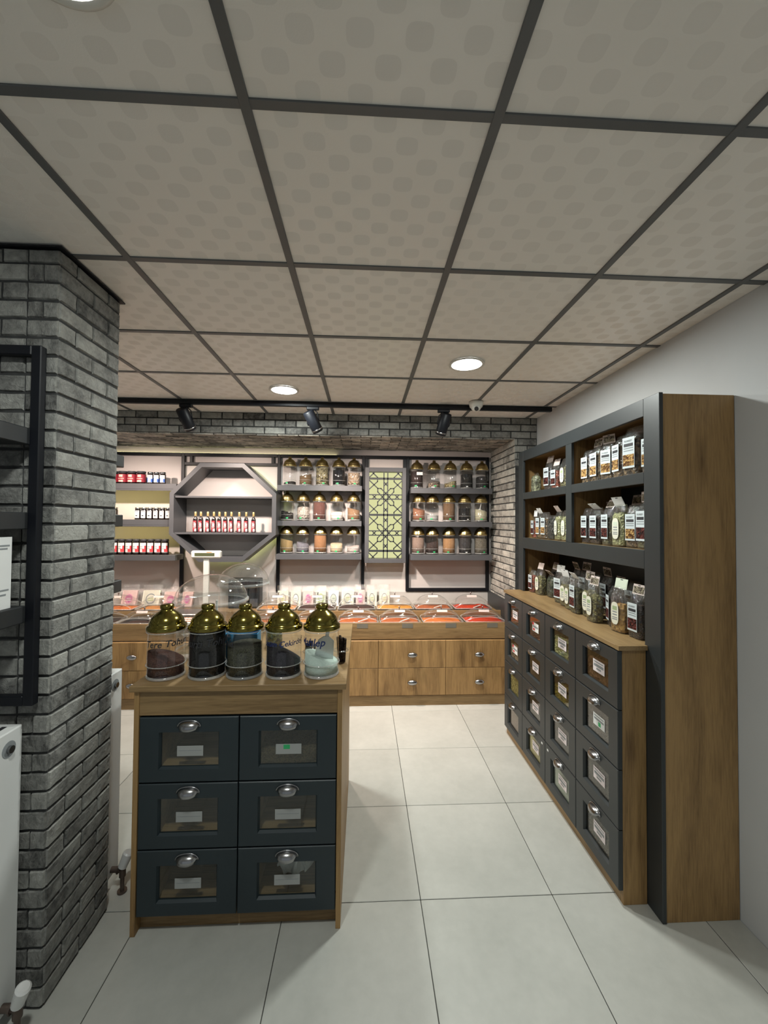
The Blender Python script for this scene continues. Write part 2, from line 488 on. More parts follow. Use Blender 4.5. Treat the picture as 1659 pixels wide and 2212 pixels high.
col = struct(MB().box(-1.62, COLX, COLY0, COLY1, 0, CE).build('column', MORTAR), 'square column clad in dark grey brick slips')
ZO = 2.6 - 39 * RP - RP * 1.0
SEAM = COLX - .104
lay(col, SEAM, COLX + .004, 0, CE - .012, lambda u, z: (u, COLY0, z), 0, ZO, .0, bl=.108)
lay(col, -1.62, SEAM, 0, CE - .012, lambda u, z: (u, COLY0, z), 0, ZO, .05, start_half=1)
lay(col, COLY0 - .004, COLY1, 0, CE - .012, lambda u, z: (COLX, u, z), math.pi / 2, ZO, .09)
MB().box(-1.63, COLX + .02, COLY0 - .02, COLY1 + .01, CE - .012, CE - .0065).build('column_cap', BLACK, col)

beam = struct(MB().box(LW, RW, BEAM_Y, BW, BEAM_Z, CE + .08).build('beam', MORTAR), 'beam clad in grey brick slips above the back shelves')
lay(beam, -2.3, RW, BEAM_Z, CE, lambda u, z: (u, BEAM_Y, z), 0, BEAM_Z, .06, rp=.0655, bl=.19)
sof = MB(); rnd = random.Random(5)
yy, k = BEAM_Y + .002, 0
while yy < BW - .01:
    u = -2.5 + (k % 2) * .095
    while u < RET_X:
        d = rnd.uniform(.005, .013)
        y1, x1 = min(yy + .057, BW), min(u + .182, RET_X)
        sof.box(u, x1, yy, y1, BEAM_Z - d, BEAM_Z + .002, rnd.randrange(3)); u += .19
    yy += .0655; k += 1
so = sof.build('soffit_bricks', [BRICK_LIT, brick_mat('lit_brick_mid', 1.25, 1.05), brick_mat('lit_brick_sand', 2.3, 1.08)], beam); so['kind'] = 'stuff'; so['label'] = 'brick slips on the underside of the beam'  # all three soffit tones carry warm bounce light in their colour
ret = struct(MB().box(RET_X, RW, BEAM_Y, BW, 0, BEAM_Z).build('wall_alcove', MORTAR), 'brick clad return wall closing the shelf alcove')
lay(ret, BEAM_Y - .004, BW, .72, BEAM_Z, lambda u, z: (RET_X, u, z), -math.pi / 2, .74, .04, kit=(BRL, BRH_LIT))
lay(ret, RET_X - .006, RW, 2.2, BEAM_Z, lambda u, z: (u, BEAM_Y, z), 0, BEAM_Z - 4 * .0655, .12, rp=.0655)

# ------------------------------------------------------------------ ceiling lamps
DL3 = (-.535, .672)
def downlight(x, y, label, power=1.0):
    t = empty('ceiling_downlight', (x, y, CE))
    tag(t, label, 'downlight', 'round ceiling downlights')
    MB().lathe([(.092, -.001), (.103, -.004), (.108, -.0105), (.102, -.0125), (.092, -.0105)], 40).build('trim_ring', WPLAST, t)
    MB().lathe([(.0, -.0085), (.093, -.0085)], 40).build('diffuser', LAMP, t)
    ld = bpy.data.lights.new('downlight_lamp', 'AREA'); ld.shape = 'DISK'; ld.size = .18; ld.energy = DOWNLIGHT_W * power; ld.color = COOL
    lo = bpy.data.objects.new('downlight_lamp', ld); COL.objects.link(lo); lo.parent = t; lo.location = (0, 0, -.02)
    return t
downlight(.625, 2.458, 'round glowing downlight nearer the white wall on the right')
downlight(-.601, 3.041, 'round glowing downlight just above the black track rail')
downlight(DL3[0], DL3[1], 'round downlight glaring at the upper left corner of the ceiling', .6)

TRY = 3.35
tr = MB().bev(-2.6, 1.58, TRY - .018, TRY + .018, CE - .042, CE - .0068, .003).build('track_rail', BLACK)
tag(tr, 'long black lighting track running along the ceiling', 'track')
def spot(x, d, label, power=SPOT_W, col=WARM, size=2.2, sticker=False):
    t = empty('track_spotlight', (x, TRY, CE - .042)); tag(t, label, 'spotlight', 'black spotlights on the ceiling track')
    MB().bev(-.05, .05, -.017, .017, -.026, 0, .004).build('adapter', BLACK, t)
    d = Vector(d).normalized()
    c = Vector((0, 0, -.115)); a = c - d * .085; b = c + d * .098; R = .046
    sd = d.cross(Vector((0, 1, 0))).normalized()
    br = MB()
    for s in (-1, 1):
        br.tube([(s * .012, 0, -.024), tuple(Vector((0, 0, -.06)) + sd * s * .04), tuple(c + sd * s * (R + .005)), tuple(c + sd * s * (R + .002) + d * .02)], .0045, 6)
    br.build('bracket', BLACK, t)
    bo = MB(); q = Matrix.Translation(a) @ d.to_track_quat('Z', 'Y').to_matrix().to_4x4()
    L = (b - a).length
    bo.lathe([(0, 0), (R - .006, 0), (R, .006), (R, L - .006), (R - .003, L), (R - .008, L), (R - .010, L - .012), (0, L - .014)], 28)
    bo.v = [tuple(q @ Vector(v)) for v in bo.v]
    brl = bo.build('barrel', BLACK, t)
    rg = MB().lathe([(R + .001, L - .026), (R + .0025, L - .024), (R + .0025, L - .018), (R + .001, L - .016)], 28)
    rg.v = [tuple(q @ Vector(v)) for v in rg.v]; rg.build('chrome_ring', CHROME, brl)
    ln = MB().lathe([(0, L - .006), (R - .009, L - .006)], 24); ln.v = [tuple(q @ Vector(v)) for v in ln.v]; ln.build('lens', LAMP, t)
    if sticker:
        st = MB().bev(-.014, .014, -.001, .0, 0, .016, .0003); st.v = [tuple(q @ Vector((v[0], R + .0012 + v[1], L - .03 + v[2] * 1.0 + .006))) for v in st.v]; st.build('sticker', WHITE, brl)
    ld = bpy.data.lights.new('spot_lamp', 'SPOT'); ld.energy = power; ld.color = col; ld.spot_size = size; ld.spot_blend = .9; ld.shadow_soft_size = .035
    lo = bpy.data.objects.new('spot_lamp', ld); COL.objects.link(lo); lo.parent = t
    lo.location = b + d * .004; lo.rotation_euler = d.to_track_quat('-Z', 'Y').to_euler()
    return t
spot(-1.447, (.18, .58, -.80), 'black track spotlight above the octagonal shelf', 118)
spot(-.427, (.42, .42, -.80), 'black track spotlight hanging between the two downlights, tilted to its right', 170)
spot(.659, (-.20, .40, -.89), 'black track spotlight with a small white sticker beside the dome camera', 60, sticker=True)
spot(-2.3, (.05, .58, -.80), 'black track spotlight hidden behind the brick column', 118)

t = empty('dome_camera', (.903, 3.24, CE - .0065)); tag(t, 'small white dome security camera on the ceiling beside the track', 'camera')
MB().lathe([(0, 0), (.058, 0), (.058, -.012), (.05, -.04), (.0, -.043)], 24).build('mount', WPLAST, t)
MB().lathe([(.0, -.075)] + [(.042 * math.sin(a), -.035 - .042 * math.cos(a)) for a in [i * math.pi / 16 for i in range(1, 15)]], 22).build('ball', WPLAST, t)
MB().cyl((-.006, -.03, -.058), (-.009, -.044, -.066), .017, n=16).build('lens', GLASSD, t)

# ------------------------------------------------------------------ drawers (shared pieces)
def cup_pull(w=.072):
    """half-shell cup pull, back plane y=0, bulging to -y"""
    mb = MB(); vs, fs = [], []; nu, nv = 16, 7; a = w / 2
    for j in range(nv + 1):
        b = j / nv * math.pi * .58
        for i in range(nu + 1):
            f = math.pi * i / nu
            sq = math.sin(f) ** .8 if 0 < i < nu else 0.0
            vs.append((-math.cos(f) * a * (1 - .14 * j / nv), -.003 - .026 * math.sin(b) * sq, -.004 + .024 * math.cos(b) * sq - .003 * sq * j / nv))
    for j in range(nv):
        for i in range(nu):
            q = j * (nu + 1) + i; fs.append((q, q + 1, q + nu + 2, q + nu + 1))
    mb.add(vs, fs, 0, True)
    mb.tube([(-math.cos(math.pi * i / 14) * a * 1.05, -.002, -.004 + .0255 * math.sin(math.pi * i / 14) ** .85) for i in range(15)], .0025, 6)
    return mb.mesh('handle', CHROME)
CUP = cup_pull(.088)
def frame_front(w, h, mx, mt, mb_, th=.020, mat=None):
    """drawer front with a window, in the xz plane, face at y=-th"""
    m = MB(); x0, x1, z0, z1 = -w / 2, w / 2, -h / 2, h / 2
    a0, a1, b0, b1 = x0 + mx, x1 - mx, z0 + mb_, z1 - mt
    bv = .003; s = .006
    O = [(x0, z0), (x1, z0), (x1, z1), (x0, z1)]; F = [(x0 + bv, z0 + bv), (x1 - bv, z0 + bv), (x1 - bv, z1 - bv), (x0 + bv, z1 - bv)]
    I = [(a0, b0), (a1, b0), (a1, b1), (a0, b1)]; J = [(a0 + s, b0 + s), (a1 - s, b0 + s), (a1 - s, b1 - s), (a0 + s, b1 - s)]
    vs = [(p[0], 0, p[1]) for p in O] + [(p[0], -th + bv, p[1]) for p in O] + [(p[0], -th, p[1]) for p in F] + [(p[0], -th, p[1]) for p in I] + [(p[0], -th + .012, p[1]) for p in J] + [(p[0], 0, p[1]) for p in J]
    fs = []
    for r in range(5):
        for k in range(4):
            fs.append((r * 4 + k, r * 4 + (k + 1) % 4, r * 4 + 4 + (k + 1) % 4, r * 4 + 4 + k))
    for k in range(4): fs.append((k, (k + 1) % 4, 20 + (k + 1) % 4, 20 + k))
    return m.add(vs, fs).mesh('drawer_front', mat or ANTH), (a0 + s, a1 - s, b0 + s, b1 - s)
def drawer_box(win, depth=.30):
    a0, a1, b0, b1 = win; e = .010
    m = MB(); x0, x1, z0, z1 = a0 - e, a1 + e, b0 - e, b1 + e
    m.box(x0, x1, .004, depth, z0 - .008, z0); m.box(x0 - .008, x0, .004, depth, z0, z1); m.box(x1, x1 + .008, .004, depth, z0, z1)
    m.box(x0, x1, depth, depth + .008, z0, z1); m.box(x0, x1, .004, depth, z1, z1 + .006)
    return m.mesh('drawer_box', OAK_X)
def goods(win, fill, seed, back=.22, lump=.006, amp=1.0):
    """heap of loose goods behind the pane, filled up to `fill` of the window height"""
    a0, a1, b0, b1 = win; rnd = random.Random(seed); nx, ny = 12, 8
    vs, fs = [], []
    zt = b0 + (b1 - b0) * fill
    for j in range(ny + 1):
        for i in range(nx + 1):
            e = rnd.uniform(-1, 1) * lump
            vs.append((a0 - .008 + (a1 - a0 + .016) * i / nx, .006 + back * j / ny, min(b1 + .006, zt + e + amp * .02 * (j / ny) + .006 * math.sin(3 * i / nx + seed))))
    for j in range(ny):
        for i in range(nx):
            q = j * (nx + 1) + i; fs.append((q, q + 1, q + nx + 2, q + nx + 1))
    b = len(vs)
    for i in range(nx + 1): vs.append((vs[i][0], .006, b0 - .008))
    for i in range(nx): fs.append((i, i + 1, b + i + 1, b + i))
    return MB().add(vs, fs, 0, False)
def card(w, h, rows, y=-.0006):
    """printed label in the xz plane; rows = [(z_from_top0, z1, x0, x1, material index)] in 0..1"""
    m = MB(); m.box(-w / 2, w / 2, y, 0, -h / 2, h / 2, 0)
    for (t0, t1, x0, x1, mi) in rows:
        m.box(-w / 2 + w * x0, -w / 2 + w * x1, y - .0005, y, h / 2 - h * t1, h / 2 - h * t0, mi)
    return m

# ------------------------------------------------------------------ front drawer counter
CTX0, CTX1, CTY0, CTY1, CTZ = -.932, -.084, 1.725, 2.69, 1.009
t = empty('drawer_counter', ((CTX0 + CTX1) / 2, CTY0, 0)); tag(t, 'freestanding oak counter with six dark glazed drawers in the middle of the shop', 'counter')
ox, oy = t.location.x, t.location.y
def part(mb, name, mats, par=None):
    o = mb.build(name, mats, par or t); o.location = (-ox, -oy, 0); return o
part(MB().bev(CTX0, CTX0 + .02, CTY0, CTY1, 0, CTZ - .024, .001), 'side_panel', OAK_Z)
part(MB().bev(CTX1 - .02, CTX1, CTY0, CTY1, 0, CTZ - .024, .001), 'side_panel', OAK_Z)
part(MB().bev(-.947, -.068, CTY0 - .012, CTY1 + .01, CTZ - .024, CTZ, .0015), 'counter_top', OAK_X)
part(MB().bev(CTX0 + .02, CTX1 - .02, CTY0 + .004, CTY0 + .024, .884, CTZ - .024, .001), 'fascia', OAK_X)
part(MB().bev(CTX0 + .02, CTX1 - .02, CTY0 + .04, CTY0 + .058, 0, .105, .001), 'toe_board', OAK_X)
part(MB().bev(CTX0 + .02, CTX1 - .02, CTY1 - .018, CTY1, 0, CTZ - .024, .001), 'back_panel', OAK_Z)
FW, FH = .399, .263
fme, win = frame_front(FW, FH, .078, .060, .052, mat=ANTH_SHADED)
bme = drawer_box(win)
pane_me = MB().box(win[0], win[1], -.006, -.004, win[2], win[3]).mesh('pane', PANE)
k = 0
for r in range(3):
    for c in range(2):
        x = -.508 + (c - .5) * .403; z = .745 - r * .2685
        d = put('drawer', fme, t, (x - ox, .020, z))
        put('handle', CUP, d, (0, -.020, .098))
        put('pane', pane_me, d); put('drawer_box', bme, d)
        cd = card(.106, .042, [(.08, .5, .3, .55, 1)] if k == 1 else [(.45, .48, .06, .94, 2)])
        cd.build('label_card', [PAPERG, GREEN, INKG], d, (.0, -.0065, -.012))
        if k == 1: goods(win, .36, 4).build('seeds', grain((96, 84, 62), (60, 50, 38), 220), d)
        if k == 5:
            m = MB(); rr = random.Random(3); vs, fs = [], []
            for j in range(7):
                for i in range(13):
                    vs.append((-.05 + .15 * i / 12 + rr.uniform(-.006, .006), .028 + .006 * rr.random() + .014 * math.sin(i * 1.7), win[3] - .002 - .10 * (j / 6) * (1 - abs(i / 12 - .5)) + rr.uniform(-.004, .004)))
            for j in range(6):
                for i in range(12):
                    q = j * 13 + i; fs.append((q, q + 1, q + 14, q + 13))
            m.add(vs, fs).build('plastic_bag', clear('crumpled_bag', (.8, .82, .8), .2, .15, 1.0, haze=.6), d)
        k += 1

# ------------------------------------------------------------------ right drawer cabinet
UX, UY0, UY1, UZ = 1.147, 1.775, 3.24, 1.14
t = empty('drawer_cabinet', (UX, (UY0 + UY1) / 2, 0)); tag(t, 'long low oak cabinet with sixteen dark glazed drawers along the right wall', 'cabinet')
ox, oy = t.location.x, t.location.y
part(MB().bev(UX + .012, 1.268, UY0, UY0 + .018, 0, UZ - .020, .001), 'side_panel', OAK_Z)
part(MB().bev(UX + .012, 1.268, UY1 - .018, UY1, 0, UZ - .020, .001), 'side_panel', OAK_Z)
part(MB().bev(UX - .012, 1.59, UY0 + .012, UY1 - .06, UZ - .020, UZ, .0015).box(UX - .012, 1.269, UY0 - .012, UY0 + .012, UZ - .020, UZ).box(UX - .012, 1.269, UY1 - .06, UY1 + .01, UZ - .020, UZ), 'counter_top', OAK_Y)
part(MB().bev(UX + .012, UX + .028, UY0 + .018, UY1 - .018, 0, .062, .001), 'toe_board', OAK_Y)
DW, DH = (UY1 - UY0) / 4, .2635
fme2, win2 = frame_front(DW - .004, DH - .004, .070, .060, .050)
bme2 = drawer_box(win2, .26)
pane2 = MB().box(win2[0], win2[1], -.006, -.004, win2[2], win2[3]).mesh('pane', PANE)
fills = {  # (column from far, row) : (fill, colour, colour2, scale)
    (3, 0): (.62, (122, 84, 60), (58, 38, 28), 60), (3, 1): (.35, (96, 84, 74), (60, 52, 46), 200), (3, 2): (.55, (92, 76, 62), (60, 48, 40), 200), (3, 3): (.5, (118, 100, 78), (70, 58, 44), 160),
    (2, 0): (.62, (196, 196, 140), (120, 122, 78), 70), (2, 1): (.5, (150, 132, 40), (84, 70, 22), 90), (2, 2): (.4, (80, 68, 58), (52, 44, 38), 200), (2, 3): (1.0, (205, 210, 190), (180, 186, 166), 400),
    (1, 0): (.42, (110, 70, 64), (60, 40, 38), 110), (1, 1): (.35, (60, 50, 44), (40, 32, 28), 200), (1, 2): (.45, (84, 72, 62), (56, 46, 40), 200), (1, 3): (1.0, (208, 188, 92), (180, 158, 70), 400),  # first entry: counter's pinkish reflection put into the goods colour
    (0, 0): (.5, (120, 80, 68), (70, 46, 40), 120), (0, 1): (.6, (190, 170, 150), (70, 58, 48), 70), (0, 2): (1.0, (176, 168, 104), (110, 104, 60), 90), (0, 3): (1.0, (160, 132, 116), (120, 98, 84), 400)}
lab_me = card(.096, .058, [(.14, .22, .08, .9, 1), (.34, .56, .08, .92, 2), (.66, .8, .3, .7, 1)]).mesh('label_card', [paint('blush_paper', (.78, .70, .71), .6), INKG, INKG])
lab_me2 = card(.096, .058, [(0, .3, 0, .25, 1), (.34, .56, .08, .92, 2), (.66, .9, .1, .4, 1)]).mesh('label_card', [PAPER, RED, INKG])
lab_me3 = card(.096, .058, [(.14, .22, .08, .9, 2), (.34, .5, .08, .92, 2), (.55, .9, .45, .66, 1)]).mesh('label_card', [PAPER, GREEN, INKG])
for c in range(4):
    for r in range(4):
        y = UY1 - DW * (c + .5); z = 1.1095 - DH * (r + .5) + .005
        d = put('drawer', fme2, t, (.0115, y - oy, z), -math.pi / 2)
        put('handle', CUP, d, (0, -.020, .098)); put('pane', pane2, d); put('drawer_box', bme2, d)
        f, c1, c2, sc = fills[(c, r)]
        goods(win2, f, c * 4 + r, .2, .008 if sc < 130 else .003, 1.0).build('loose_goods', grain(c1, c2, sc), d)
        if (c, r) not in ((0, 2), (0, 3)):
            put('label_card', lab_me2 if (c, r) in ((1, 0), (0, 1)) else lab_me3 if (c, r) == (3, 1) else lab_me, d, (.012, -.0065, .0), 0)
        if (c, r) == (3, 0):
            rr = random.Random(8)
            for q in range(14):
                x = rr.uniform(-.07, .07); zz = win2[2] + .012 + q * .0065; an = rr.uniform(-.5, .5)
                MB().cyl((x - .06 * math.cos(an), .016, zz - .06 * math.sin(an) * .5), (min(.1, x + .06 * math.cos(an)), .016, zz + .06 * math.sin(an) * .5), .008, n=8).build('cinnamon_stick', grain((140, 96, 68), (84, 54, 38), 90), d)
        if (c, r) in ((1, 3), (2, 3)):
            sx = .14 if c == 1 else -.145
            MB().box(sx - .009, sx + .009, -.0212, -.0204, .092, .103).build('sticker', PAPER, d)

# ------------------------------------------------------------------ tall bookcase on the right wall
BX, BY0, BY1, BZ = 1.27, 1.69, 3.28, 2.255
t = empty('bookcase', (BX, (BY0 + BY1) / 2, 0)); tag(t, 'tall open bookcase with dark grey face frame and oak end panel', 'bookcase')
ox, oy = t.location.x, t.location.y
part(MB().bev(BX + .012, RW - .003, BY0 + .0, BY0 + .018, 0, BZ - .004, .001), 'end_panel', OAK_Z)
part(MB().bev(BX + .02, RW - .003, BY1 - .018, BY1, 0, BZ - .004, .001), 'end_panel', OAK_Z)
part(MB().bev(BX, BX + .018, BY0 - .006, BY0 + .094, 0, BZ, .0015), 'stile', ANTH)
part(MB().bev(BX, BX + .018, BY1 - .094, BY1, UZ, BZ, .0015), 'stile', ANTH)
part(MB().bev(BX, BX + .018, BY0 + .094, BY1 - .094, 2.175, BZ, .0015), 'top_rail', ANTH)
part(MB().bev(BX, BX + .018, 2.43, 2.50, 1.565, 2.175, .0015), 'mullion', ANTH)
part(MB().bev(BX, BX + .018, BY0 + .094, BY1 - .094, 1.48, 1.565, .0015), 'shelf_rail', ANTH)
part(MB().bev(BX, BX + .018, BY0 + .094, 2.43, 1.868, 1.920, .0015), 'shelf_rail', ANTH)
part(MB().bev(BX, BX + .018, 2.50, BY1 - .094, 1.868, 1.920, .0015), 'shelf_rail', ANTH)
part(MB().bev(BX + .018, RW - .016, BY0 + .018, BY1 - .018, 1.545, 1.563, .001), 'shelf_board', OAK_Y)
part(MB().bev(BX + .018, RW - .016, BY0 + .018, 2.455, 1.900, 1.918, .001), 'shelf_board', OAK_Y)
part(MB().bev(BX + .018, RW - .016, 2.473, BY1 - .018, 1.900, 1.918, .001), 'shelf_board', OAK_Y)
part(MB().bev(BX + .018, RW - .016, BY0 + .018, BY1 - .018, 2.20, 2.218, .001), 'top_board', OAK_Y)
part(MB().bev(BX + .018, RW - .016, 2.455, 2.473, 1.563, 2.20, .001), 'divider', OAK_Z)
part(MB().box(RW - .015, RW - .004, BY0 + .018, BY1 - .018, UZ, 2.22), 'back_panel', ANTH)

# ------------------------------------------------------------------ bags of herbs and teas
def bag_film(w, d, h, seed):
    rr = random.Random(seed); m = MB(); rings = []
    prof = [(.0, .94, .94), (.03, 1, 1), (.3, 1.02, 1.04), (.6, 1, 1), (.78, .98, .9), (.9, .95, .45), (1.0, .92, .08)]
    n = 16; vs, fs = [], []
    for (t_, sw, sd) in prof:
        for k in range(n):
            a = 2 * math.pi * (k + .5) / n
            cx, cy = math.cos(a), math.sin(a)
            s = max(abs(cx), abs(cy)); s = 1 / s * (.86 + .14 * s)
            vs.append((cx * s * w / 2 * sw * .96 + rr.uniform(-.0015, .0015), cy * s * d / 2 * sd * .96 + rr.uniform(-.0015, .0015), t_ * h))
    for i in range(len(prof) - 1):
        for k in range(n):
            k2 = (k + 1) % n; fs.append((i * n + k, i * n + k2, (i + 1) * n + k2, (i + 1) * n + k))
    fs.append(tuple(range(n))[::-1]); fs.append(tuple((len(prof) - 1) * n + k for k in range(n)))
    return m.add(vs, fs, 0, True)
def bag_goods(w, d, h, fill, seed):
    rr = random.Random(seed + 99); m = MB(); n = 16; vs, fs = [], []
    zs = [.004, .03 * h, .3 * h, fill * h * .85, fill * h]
    for i, z in enumerate(zs):
        s0 = (.9, .955, .96, .94, .7)[i]
        for k in range(n):
            a = 2 * math.pi * (k + .5) / n; cx, cy = math.cos(a), math.sin(a)
            s = max(abs(cx), abs(cy)); s = 1 / s * (.86 + .14 * s)
            vs.append((cx * s * w / 2 * s0 * .95, cy * s * d / 2 * s0 * .95, z + (rr.uniform(-.006, .006) if i > 2 else 0)))
    for i in range(4):
        for k in range(n):
            k2 = (k + 1) % n; fs.append((i * n + k, i * n + k2, (i + 1) * n + k2, (i + 1) * n + k))
    fs.append(tuple(range(n))[::-1]); fs.append(tuple(4 * n + k for k in range(n)))
    return m.add(vs, fs, 0, False)
_fl = text_verts('FLOREST', .0125, 0, .0004)
def label_mesh(kind, w, h):
    if kind == 'oval' or kind == 'ovalp':
        m = MB(); lw, lh = w * .5, h * .5; n = 20
        pts = []
        for k in range(n):
            a = 2 * math.pi * k / n
            pts.append((lw / 2 * math.copysign(abs(math.cos(a)) ** .75, math.cos(a)), lh / 2 * math.copysign(abs(math.sin(a)) ** .55, math.sin(a))))
        m.prism(pts, 'y', -.0008, 0, 0)
        for (z0, z1, x0, x1, mi) in ((.14, .32, -.3, .3, 1), (.04, .09, -.3, .3, 2), (-.08, -.03, -.3, .3, 2), (-.2, -.16, -.34, .34, 2), (-.28, -.24, -.34, .34, 2)):
            m.box(x0 * lw, x1 * lw, -.0013, -.0008, z0 * lh, z1 * lh, mi)
        return m.mesh('label', [CREAM, PALEG if kind == 'ovalp' else LEAF_G, INKG])
    lw, lh = w * .66, h * .62
    pic = {'nut': NUTPIC, 'dark': MAROON}.get(kind, MAROON)
    m = card(lw, lh, [(.2, .3, .12, .88, 1), (.34, .37, .1, .9, 2), (.42, .45, .1, .9, 2), (.56 if kind == 'nut' else .55, .93, .03, .97, 3)], -.0008)
    sc = lw / .075
    m.add([(v[0] * sc - lw * .36, -.0014, v[1] * sc + lh * .5 - lh * .145) for v in _fl[0]], _fl[1], 2)
    return m.mesh('label', [paint('label_stock', (.60, .66, .68), .5, var=.02), INKK, INKG, pic])
LEAF_G = paint('sage_print', (.34, .42, .24), .6)
HDR = {'photo': grain((150, 140, 120), (60, 52, 46), 140), 'white': PAPER, 'green': PALEG, 'blush': paint('blush_card', (.62, .52, .48), .6)}
BAGK = {  # kind: (w, d, h, fill, colour, colour2, scale, label)
    'nut': (.092, .062, .205, .74, (128, 104, 74), (48, 38, 28), 75, 'nut'),
    'olive': (.095, .062, .205, .70, (92, 88, 58), (40, 38, 26), 75, 'dark'),
    'dark': (.090, .062, .200, .74, (58, 40, 36), (28, 20, 18), 120, 'dark'),
    'herb': (.090, .060, .190, .70, (128, 122, 78), (62, 58, 36), 85, 'oval'),
    'pale': (.084, .056, .195, .80, (178, 178, 130), (118, 116, 78), 110, 'ovalp'),
    'black': (.088, .060, .165, .86, (52, 52, 46), (24, 24, 20), 70, None),
    'leaf': (.088, .060, .160, .86, (70, 78, 56), (34, 40, 28), 60, None),
    'red': (.080, .055, .165, .74, (150, 70, 44), (80, 34, 26), 90, 'dark'),
    'grain': (.092, .064, .205, .62, (190, 150, 84), (110, 74, 40), 60, 'oval'),
    'pod': (.090, .060, .145, .86, (150, 152, 122), (76, 78, 60), 45, None)}
_bag = {}
def bag_kit(kind):
    if kind not in _bag:
        w, d, h, fill, c1, c2, sc, lb = BAGK[kind]
        _bag[kind] = (bag_film(w, d, h, sum(map(ord, kind)) % 97).mesh('film', FILM), bag_goods(w, d, h, fill, 7).mesh('dried_goods', grain(c1, c2, sc)), label_mesh(lb, w, h) if lb else None)
    return _bag[kind]
_hdr = {}
def header_mesh(kind, w):
    if (kind, w) not in _hdr:
        m = MB(); m.box(-w * .4, w * .4, -.0012, 0, 0, .046, 0); m.box(-w * .36, w * .36, -.0018, -.0012, .006, .036, 1); m.box(-.007, .007, -.0019, -.0012, .039, .0425, 2)
        _hdr[(kind, w)] = m.mesh('header_card', [HDR['blush'] if kind == 'photo' else HDR[kind], HDR[kind], INKK])
    return _hdr[(kind, w)]
def bag(kind, x, y, z, label, group, hdr=None, rz=0.0, lean=0.0, sc=1.0):
    fm, gm, lm = bag_kit(kind); w, d, h = BAGK[kind][:3]
    sc *= 1.04
    t = empty('herb_bag', (x, y, z + .0005), -math.pi / 2 + rz + random.uniform(-.07, .07)); t.scale = (sc, sc, sc)
    tag(t, label, 'bag', group)
    put('film', fm, t); put('dried_goods', gm, t)
    if lm: put('label', lm, t, (0, -d / 2 - .003, h * (.42 if 'oval' in (BAGK[kind][7] or '') else .47)))
    if hdr:
        o = put('header_card', header_mesh(hdr, w), t, (0, -.004, h * .965)); o.rotation_euler = (lean, 0, 0)
    return t
G1, G2, G3 = 'bags on the top shelf of the bookcase', 'bags on the second shelf of the bookcase', 'bags standing on the low oak cabinet'
Z1, Z2, Z3 = 1.9205, 1.5655, 1.1405
XB = 1.352
bag('pod', XB, 3.13, Z1, 'clear bag of pale green pods without a label, top shelf, far end', G1)
bag('dark', XB, 2.885, Z1, 'bag with blush card, left of a pair on the far half of top shelf', G1, 'blush', .1, -.25)
bag('red', XB, 2.785, Z1, 'bag of reddish tea with blush header card beside the grey mullion, top shelf', G1, 'blush', .1, -.3)
bag('herb', XB, 2.65, Z1, 'bag with pale oval label half hidden behind the grey mullion, top shelf', G1)
bag('nut', XB, 2.375, Z1, 'bag with nut picture next to the mullion on the near half of the top shelf', G1, None, .08, sc=.95)
bag('nut', XB, 2.275, Z1, 'second bag with nut picture from the mullion on the top shelf', G1, 'photo', .05, -.2)
bag('nut', XB + .005, 2.175, Z1, 'third bag from the mullion on the top shelf, header card leaning', G1, 'photo', .25, .1)
bag('nut', XB, 2.06, Z1, 'fourth bag from the mullion on the top shelf, clear rounded top', G1, None, -.05, sc=1.05)
bag('nut', XB, 1.958, Z1, 'fifth and tallest bag from the mullion on the top shelf, dark side', G1, None, .1, sc=1.16)
bag('nut', XB + .005, 1.84, Z1, 'bag peeping out behind the near grey stile on the top shelf', G1)
bag('red', XB, 3.13, Z2, 'bag with white header card at the far end of the second shelf', G2, 'white', 0, -.1)
bag('nut', XB, 3.035, Z2, 'bag with nut picture, second from the far end of the second shelf', G2, 'white', .05, .5, sc=.92)
bag('nut', XB, 2.945, Z2, 'bag with nut picture, third from the far end of the second shelf', G2, None, .05, sc=.92)
bag('black', XB, 2.845, Z2, 'dark wrinkled bag without a label on the far half of the second shelf', G2, None, .1)
bag('pale', XB, 2.74, Z2, 'pale green bag with oval label, left one of two by the mullion, second shelf', G2, 'blush', 0, .6)
bag('pale', XB, 2.64, Z2, 'pale green bag with oval label touching the mullion, second shelf', G2)
bag('dark', XB, 2.375, Z2, 'dark bag with berry picture next to the mullion on the second shelf', G2)
bag('dark', XB, 2.28, Z2, 'second dark bag with berry picture from the mullion on the second shelf', G2, 'white', 0, .9)
bag('olive', XB, 2.165, Z2, 'bag with berry picture under a tilted photo card, second shelf', G2, 'photo', 0, -.5)
bag('pale', XB - .005, 2.065, Z2, 'tall pale bag with oval label in the middle of the near second shelf', G2, 'white', .12, .5, sc=1.08)
bag('nut', XB + .01, 1.97, Z2, 'bag with nut picture squeezed behind a berry bag, second shelf', G2, None, .1)
bag('olive', XB, 1.868, Z2, 'bag with berry picture and upright photo card at the near stile, second shelf', G2, 'photo', 0, 0, sc=1.08)
bag('dark', 1.47, 2.33, Z2, 'dark bag standing in the back row behind berry bags, second shelf', G2, 'photo', 0, .3)
bag('dark', 1.47, 2.11, Z2, 'bag with photo card in the back row behind the tall pale bag', G2, 'photo', 0, -.2, sc=1.1)
bag('dark', 1.47, 1.98, Z2, 'bag with white card in the back row near the stile, second shelf', G2, 'white', 0, -.3, sc=1.05)
bag('red', 1.335, 3.135, Z3, 'bag of red spice tucked behind the far stile on the low cabinet', G3)
bag('herb', 1.345, 3.03, Z3, 'bag with oval label and pink card at the far end of the low cabinet', G3, 'blush', .15, -.3)
bag('leaf', 1.385, 2.925, Z3, 'dark green leaf bag, first of two without labels on the low cabinet', G3, 'photo', .0, .8)
